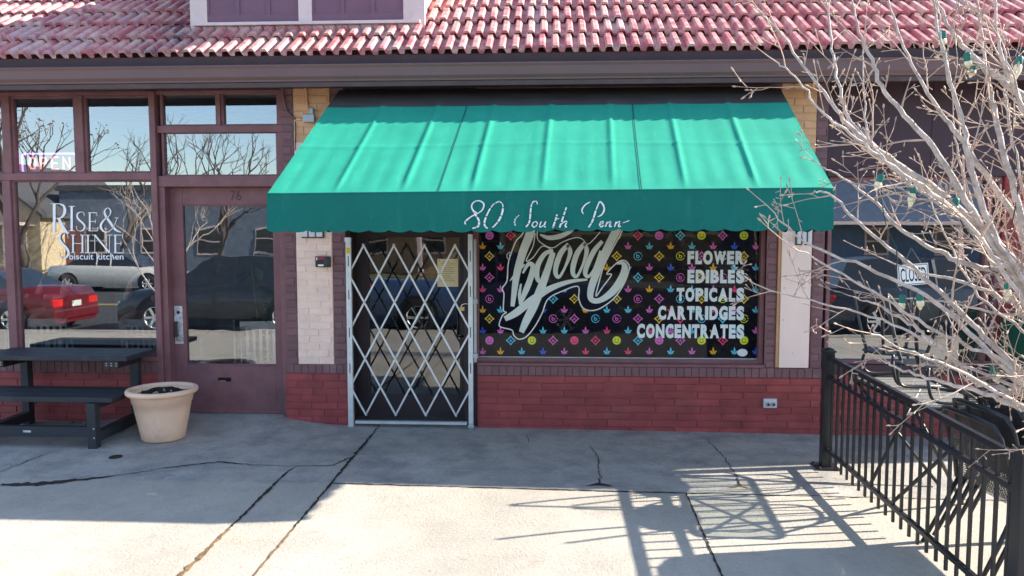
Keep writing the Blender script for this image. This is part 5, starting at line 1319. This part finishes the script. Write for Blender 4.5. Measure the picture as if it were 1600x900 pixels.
# people sitting at the high counter behind the glass
SKIN = mat('skin', (.52, .31, .23), .55, var=.08, bump=0); 
def person(x, y, rz, shirt, hair, lb, seat=.74):
    o = empty('person', (x, y, 0), rz); tag(o, lb, 'person', 'people seated inside the cafe')
    V = [(0, 0, seat + .08), (0, 0, seat + .30), (0, .02, seat + .50), (0, .02, seat + .60), (0, .0, seat + .72),
         (-.17, .02, seat + .50), (-.22, -.10, seat + .27), (-.14, -.30, seat + .30), (.17, .02, seat + .50), (.22, -.10, seat + .27), (.14, -.30, seat + .30),
         (-.10, -.02, seat + .07), (-.12, -.42, seat + .06), (-.12, -.40, seat - .38), (-.12, -.50, seat - .42), (.10, -.02, seat + .07), (.12, -.42, seat + .06), (.12, -.40, seat - .38), (.12, -.50, seat - .42)]
    E_ = [(0, 1), (1, 2), (2, 3), (3, 4), (2, 5), (5, 6), (6, 7), (2, 8), (8, 9), (9, 10), (0, 11), (11, 12), (12, 13), (13, 14), (0, 15), (15, 16), (16, 17), (17, 18)]
    Rr = [(.17, .12), (.16, .11), (.13, .09), (.055, .055), (.085, .10), (.065, .06), (.045, .045), (.035, .03), (.065, .06), (.045, .045), (.035, .03), (.09, .09), (.065, .065), (.045, .045), (.04, .035), (.09, .09), (.065, .065), (.045, .045), (.04, .035)]
    me = bpy.data.meshes.new('body'); me.from_pydata(V, E_, []); b = bpy.data.objects.new('body', me); C.objects.link(b); b.parent = o
    b.modifiers.new('skin', 'SKIN'); 
    for i, s in enumerate(me.skin_vertices[0].data): s.radius = Rr[i]; s.use_root = (i == 0)
    ss = b.modifiers.new('sub', 'SUBSURF'); ss.levels = ss.render_levels = 2
    me.materials.append(SKIN)
    # face, hair and shirt as clothing children
    m = MB()
    for sx in (-.032, .032): m.lathe([(0, -.012), (.011, -.008), (.013, 0)], 8, 1, (sx, -.098, seat + .735), True, 'y')
    m.tube([(0, -.10, seat + .735), (0, -.122, seat + .70), (0, -.10, seat + .69)], [.008, .014, .01], 6, 0); m.box(-.025, .025, -.098, -.09, seat + .655, seat + .665, 2)
    for sx in (-.085, .085): m.tube([(sx, .0, seat + .74), (sx * 1.08, .0, seat + .69)], [.018, .012], 6, 0)
    m.build('face', [SKIN, BLACK, mat('lips', (.35, .13, .11), .5)], o)
    m = MB(); prof_ = [(.0, .115), (.05, .108), (.088, .075), (.104, .03), (.104, -.02), (.09, -.06)]; m.lathe(prof_, 16, 0, (0, .022, seat + .74)); m.build('hair', hair, o)
    m = MB(); m.lathe([(.19, .02), (.185, .3), (.20, .47), (.14, .545), (.065, .575)], 18, 0, (0, .0, 0)); m.v = [(a, b_ * .72 + .01, c + seat) for a, b_, c in m.v]; m.build('shirt', shirt, o)
    m = MB(); m.lathe([(0, seat - .03), (.17, seat - .03), (.18, seat - .015), (.17, seat + .0), (0, seat)], 16)
    for k in range(4): a = R_(45 + 90 * k); m.tube([(.1 * math.cos(a), .1 * math.sin(a), seat - .03), (.2 * math.cos(a), .2 * math.sin(a), 0)], .013, 6)
    st_ = m.build('bar_stool', STEELP); st_.location = (x, y, 0); tag(st_, 'metal bar stool under the ' + lb.split(' seated')[0].replace('person in ', 'person in '), 'stool', 'stools inside the cafe')
H1 = mat('dark brown hair', (.03, .02, .015), .6)
for (px_, y, sh, lb) in ((6, 1.9, mat('grey shirt', (.3, .3, .32), .8), 'person in a pale grey shirt seated behind the left cafe pane'), (87, 2.0, mat('black shirt', (.02, .02, .022), .8), 'person in a black shirt seated behind the cafe lettering'), (231, 1.8, mat('navy shirt', (.02, .03, .06), .8), 'person in a navy shirt seated near the post by the plum door')):
    p = P(px_, 412, y); person(p.x, y, R_(rnd.uniform(-25, 25)), sh, H1, lb)

# ------------------------------------------------------------------ across the street: what the windows mirror
def car(name, lb, cat, x, y, face, paint, L=4.8, W=1.84, H=1.46, kind='sedan'):
    o = empty(name, (x, y, -.46), 0 if face > 0 else math.pi); tag(o, lb, cat)
    h = L / 2; gc = .2
    if kind == 'sedan': belt = [(-h, .78), (-h + .15, .98), (-h + 1.0, 1.02), (h - 1.55, .98), (h - .35, .80), (h, .62)]; cab = [(-h + .75, 1.0), (-h + 1.5, H - .04), (-h + 2.3, H), (h - 2.1, H - .03), (h - 1.2, .98)]
    elif kind == 'suv': belt = [(-h, .95), (-h + .1, 1.08), (-h + 1.5, 1.10), (h - 1.4, 1.06), (h - .3, .95), (h, .72)]; cab = [(-h + .08, 1.08), (-h + .35, H - .08), (-h + 1.1, H), (h - 2.0, H - .03), (h - 1.2, 1.07)]
    else: belt = [(-h, 1.12), (-h + .05, 1.16), (-h + 1.9, 1.16), (h - 1.5, 1.16), (h - .2, 1.06), (h, .8)]; cab = [(-h + 2.05, 1.15), (-h + 2.2, H - .05), (-h + 2.5, H), (h - 2.2, H - .04), (h - 1.45, 1.15)]
    m = MB(); vs = []; w2 = W / 2
    for i, (xx, zz) in enumerate(belt):
        tp = 1 - .10 * (abs(xx) / h) ** 4
        for yy, z_ in ((-w2 * .90 * tp, gc), (-w2 * tp, gc + .22), (-w2 * tp, zz - .18), (-w2 * .93 * tp, zz), (0, zz + .035), (w2 * .93 * tp, zz), (w2 * tp, zz - .18), (w2 * tp, gc + .22), (w2 * .90 * tp, gc)): vs.append((xx, yy, z_))
    n = 9; k_ = len(belt)
    m.add(vs, [(i * n + j, i * n + j + 1, (i + 1) * n + j + 1, (i + 1) * n + j) for i in range(k_ - 1) for j in range(n - 1)], 0, True); m.add(vs, [tuple(range(n)), tuple(range((k_ - 1) * n, k_ * n))[::-1]], 0)
    m.build('body', paint, o)
    m = MB(); vs = []
    for xx, zz in cab:
        f = (zz - 1.0) / (H - 1.0); bw, tw_ = w2 * .90, w2 * .66
        vs += [(xx, -bw + (bw - tw_) * max(0, f), zz), (xx, bw - (bw - tw_) * max(0, f), zz)]
    nb = len(cab)
    m.add(vs, [(2 * i, 2 * i + 1, 2 * i + 3, 2 * i + 2) for i in (0, nb - 2)], 1)
    m.add(vs, [(2 * i, 2 * i + 1, 2 * i + 3, 2 * i + 2) for i in range(1, nb - 2)], 0)
    m.add(vs, [tuple(2 * i for i in range(nb)), tuple(2 * i + 1 for i in range(nb))[::-1]], 1)
    m.build('cabin', [paint, CGL], o)
    m = MB()
    for s_ in (-1, 1):
        for fx in (.42, .60): 
            a, b = cab[0], cab[-1]; xx = a[0] + (b[0] - a[0]) * fx; m.bar((xx, s_ * w2 * .885, 1.0), (xx - .05, s_ * w2 * .675, H - .03), .07, .02)
    m.build('pillars', paint, o)
    for sx in (-1, 1):
        for sy in (-1, 1):
            wx_ = sx * (h - (.92 if kind != 'truck' else 1.15)); R0 = .33 if kind == 'sedan' else .39
            m = MB(); m.lathe([(R0 + .07, -.002), (R0 + .07, .004), (0, .004)], 28, 0, (wx_, sy * w2 * 1.0, R0 + .02), False, 'y'); m.build('wheel_arch', RUBBER, o)
            wh = empty('wheel', (wx_, sy * (w2 - .06), R0), 0, o)
            m = MB().lathe([(R0 * .62, -.1), (R0 * .95, -.11), (R0, -.08), (R0, .08), (R0 * .95, .11), (R0 * .62, .1)], 28, 0, (0, 0, 0), True, 'y'); m.build('tyre', RUBBER, wh)
            m = MB().lathe([(R0 * .64, sy * .10), (R0 * .58, sy * .085), (R0 * .56, sy * .05)], 28, 0, (0, 0, 0), True, 'y')
            for k in range(6): a = R_(60 * k); m.bar((R0 * .08 * math.cos(a), sy * .09, R0 * .08 * math.sin(a)), (R0 * .6 * math.cos(a), sy * .095, R0 * .6 * math.sin(a)), .05, .02, 0, (0, 1, 0))
            m.disc((0, sy * .1, 0), R0 * .16, 12, 0); m.disc((0, sy * .04, 0), R0 * .6, 20, 1); m.build('rim', [STEEL, RUBBER], wh)
    for s_ in (-1, 1):
        m = MB(); m.box(-h - .005, -h + .12, s_ * w2 * .52, s_ * w2 * .90, belt[0][1] - .2, belt[0][1] - .02); m.build('tail_light', mat('red lamp lens', (.6, .02, .02), .15), o, bevel=.02)
        m = MB(); m.box(h - .18, h + .005, s_ * w2 * .5, s_ * w2 * .86, belt[-1][1] - .12, belt[-1][1] + .02); m.build('headlight', STEEL, o, bevel=.02)
    m = MB(); m.box(-h - .012, -h + .01, -.17, .17, belt[0][1] - .22, belt[0][1] - .09); m.build('licence_plate', mat('pale plate', (.6, .65, .6), .5), o)
    m = MB(); m.box(-h - .05, -h + .2, -w2 * .9, w2 * .9, .28, .52); m.box(h - .2, h + .04, -w2 * .86, w2 * .86, .26, .48); m.build('bumper', paint, o, bevel=.04)
    return o
def paint(name, col):
    t = NT(name); b = t.pbsdf(col, .3, .1); b.inputs['Coat Weight'].default_value = .8; b.inputs['Coat Roughness'].default_value = .05; return t.m
CGL = paint('dark car glass', (.012, .014, .018))
car('parked_car', 'dark red sedan parked at the near kerb, mirrored in the cafe window', 'car', -13.5, -10.0, -1, paint('dark red car paint', (.12, .005, .010)), 4.8, 1.84, 1.44)
car('parked_car', 'pale silver sedan parked across the street, mirrored behind the lettering', 'car', -17.0, -22.0, 1, paint('silver car paint', (.60, .60, .56)), 5.0, 1.88, 1.48)
car('parked_car', 'black sport utility car at the kerb, mirrored low in the plum door', 'car', -7.3, -10.05, -1, paint('black car paint', (.012, .014, .02)), 4.7, 1.88, 1.76, 'suv')
car('pickup_truck', 'blue pickup truck at the kerb, mirrored in the gated door', 'pickup truck', -1.3, -10.1, 1, paint('blue car paint', (.05, .10, .22)), 5.6, 1.95, 1.85, 'truck')
car('parked_car', 'dark grey sport utility car, mirrored in the restaurant window', 'car', 8.4, -10.1, 1, paint('dark grey car paint', (.035, .05, .07)), 4.8, 1.9, 1.72, 'suv')
def house(name, lb, x, y, w, d, h, wall, roofm, style='gable', rh=1.8):
    o = empty(name, (x, y, -.3)); tag(o, lb, 'house'); y1 = 0
    m = MB(); m.box(-w / 2, w / 2, -d, 0, 0, h); 
    if style == 'gable': m.add([(-w / 2, 0, h), (w / 2, 0, h), (0, 0, h + rh), (-w / 2, -d, h), (w / 2, -d, h), (0, -d, h + rh)], [(0, 1, 2), (3, 5, 4)])
    m.build('wall', wall, o)
    m = MB()
    if style == 'gable':
        for s_ in (-1, 1): m.add([(s_ * (w / 2 + .4), .4, h - .3), (0, .4, h + rh + .05), (0, -d - .4, h + rh + .05), (s_ * (w / 2 + .4), -d - .4, h - .3), (s_ * (w / 2 + .4), .4, h - .15), (0, .4, h + rh + .2), (0, -d - .4, h + rh + .2), (s_ * (w / 2 + .4), -d - .4, h - .15)], [(0, 1, 2, 3), (4, 7, 6, 5), (0, 4, 5, 1), (3, 2, 6, 7), (0, 3, 7, 4)])
    elif style == 'hip': m.add([(-w / 2 - .5, .5, h), (w / 2 + .5, .5, h), (w / 2 + .5, -d - .5, h), (-w / 2 - .5, -d - .5, h), (-w / 2 + 2.2, -d / 2, h + rh), (w / 2 - 2.2, -d / 2, h + rh)], [(0, 1, 5, 4), (1, 2, 5), (2, 3, 4, 5), (3, 0, 4), (0, 3, 2, 1)])
    else: m.box(-w / 2 - .15, w / 2 + .15, -d - .1, .15, h, h + .3)
    m.build('roof', roofm, o)
    nwin = max(1, int(w / 3))
    for k in range(nwin):
        cx_ = -w / 2 + w * (k + .5) / nwin + .4
        f = empty('window', (cx_, 0, 1.0), 0, o); m = MB(); m.box(-.6, .6, 0, .05, 0, 1.4, 0); m.build('frame', DORM, f); m = MB(); m.box(-.5, .5, .04, .06, .1, .66); m.box(-.5, .5, .04, .06, .74, 1.3); m.build('pane', CGL, f)
    f = empty('door', (-w / 2 + w / nwin * .5 - .9, 0, .3), 0, o); m = MB(); m.box(-.48, .48, 0, .05, 0, 2.1); m.build('door_leaf', TRIM, f); m = MB(); m.box(-.9, .9, 0, 1.2, -.3, 0); m.build('porch_step', CONC, f)
    if style != 'flat':
        m = MB(); m.box(-w / 2 + .3, w / 2 - .3, .0, 2.0, 2.5, 2.66); 
        for sx in (-1, 0, 1): m.box(sx * (w / 2 - .5) - .1, sx * (w / 2 - .5) + .1, 1.75, 1.95, 0, 2.5)
        m.build('porch', DORM, o)
SHG = mat('grey shingle', (.10, .10, .11), .9, var=.3, scale=6)
house('house', 'blue grey flat roofed building across the street, mirrored in the cafe window', -20.5, -33, 12.5, 9, 4.4, mat('blue grey siding', (.17, .21, .28), .7, scale=3), SHG, 'flat')
house('house', 'cream gabled bungalow across the street, mirrored at the left', -30.0, -31, 7, 10, 3.2, mat('cream siding', (.58, .48, .32), .7), SHG, 'gable', 2.6)
house('house', 'tan brick bungalow across the street behind the pickup', -6.5, -32, 9, 9, 3.2, mat('tan house brick', (.40, .28, .18), .8, scale=4), SHG, 'hip', 2.0)
house('house', 'slate blue two storey house across the street, mirrored in the restaurant window', 19.0, -31, 17, 9, 6.0, mat('slate blue siding', (.10, .16, .27), .7), SHG, 'gable', 2.4)
house('house', 'brown shingled house across the street, farthest along', 36, -32, 9, 9, 3.4, mat('brown siding', (.20, .13, .09), .8), SHG, 'gable', 2.4)
def bare_tree(name, lb, x, y, H, seed, leafy=0, z0=-.35, r0=.16, bm=None):
    o = empty(name, (x, y, z0)); tag(o, lb, 'tree', 'street trees mirrored in the windows'); r = random.Random(seed); m = MB(); lv = MB(); tr_ = MB()
    def grow(p, d, L, rad, dep):
        pts = [p]; dd = d
        for i in range(4): dd = (dd + Vector((r.gauss(0, .12), r.gauss(0, .12), .06))).normalized(); pts.append(pts[-1] + dd * L / 4)
        (tr_ if dep == 0 else m).tube(pts, [rad * (1 - .1 * i) for i in range(5)], 7 if dep < 2 else 4, 0, False)
        if dep >= 5: 
            if leafy and r.random() < leafy:
                for _ in range(3):
                    q = pts[-1] + Vector((r.gauss(0, .08), r.gauss(0, .08), r.gauss(0, .08))); s = r.uniform(.04, .09); a = Vector((r.gauss(0, 1), r.gauss(0, 1), r.gauss(0, 1))).normalized() * s; b = a.orthogonal().normalized() * s * .6; lv.add([q - a, q - b, q + a, q + b], [(0, 1, 2, 3)])
            return
        for k in range(r.choice((2, 3)) if dep else 4):
            ax = dd.orthogonal().normalized(); ax.rotate(Matrix.Rotation(r.uniform(0, 6.28), 3, dd)); grow(pts[r.choice((3, 4, 4))] if dep else pts[r.choice((2, 3, 4, 4))], (dd + ax * r.uniform(.45, .85) + Vector((0, 0, .15))).normalized(), L * r.uniform(.62, .82), rad * .6 * r.uniform(.85, 1.1), dep + 1)
    grow(Vector((0, 0, 0)), Vector((0, 0, 1)), H * .30, r0, 0)
    bmat = bm or mat('street tree bark', (.10, .08, .07), .9); tr_.build('trunk', bmat, o); m.build('crown', bmat, o)
    if leafy: lv.build('foliage', mat('dry oak leaf', (.34, .18, .06), .85, var=.4), o)
bare_tree('oak_tree', 'oak with dry brown leaves across the street, mirrored above the neon sign', -25.5, -28.5, 10.5, 3, .9, r0=.25)
bare_tree('street_tree', 'tall bare tree across the street, mirrored in the cafe transom', -19.6, -26.5, 9.5, 5)
bare_tree('street_tree', 'bare tree across the street, mirrored in the transom above the plum door', -14.8, -26.0, 9.0, 8)
bare_tree('street_tree', 'small pale bare tree at the near kerb, mirrored beside the lettering', -7.9, -8.1, 4.2, 13, r0=.045, bm=BARK, z0=-.32)
bare_tree('street_tree', 'bare tree across the street, mirrored in the restaurant window', 29.0, -26.2, 8.5, 17)
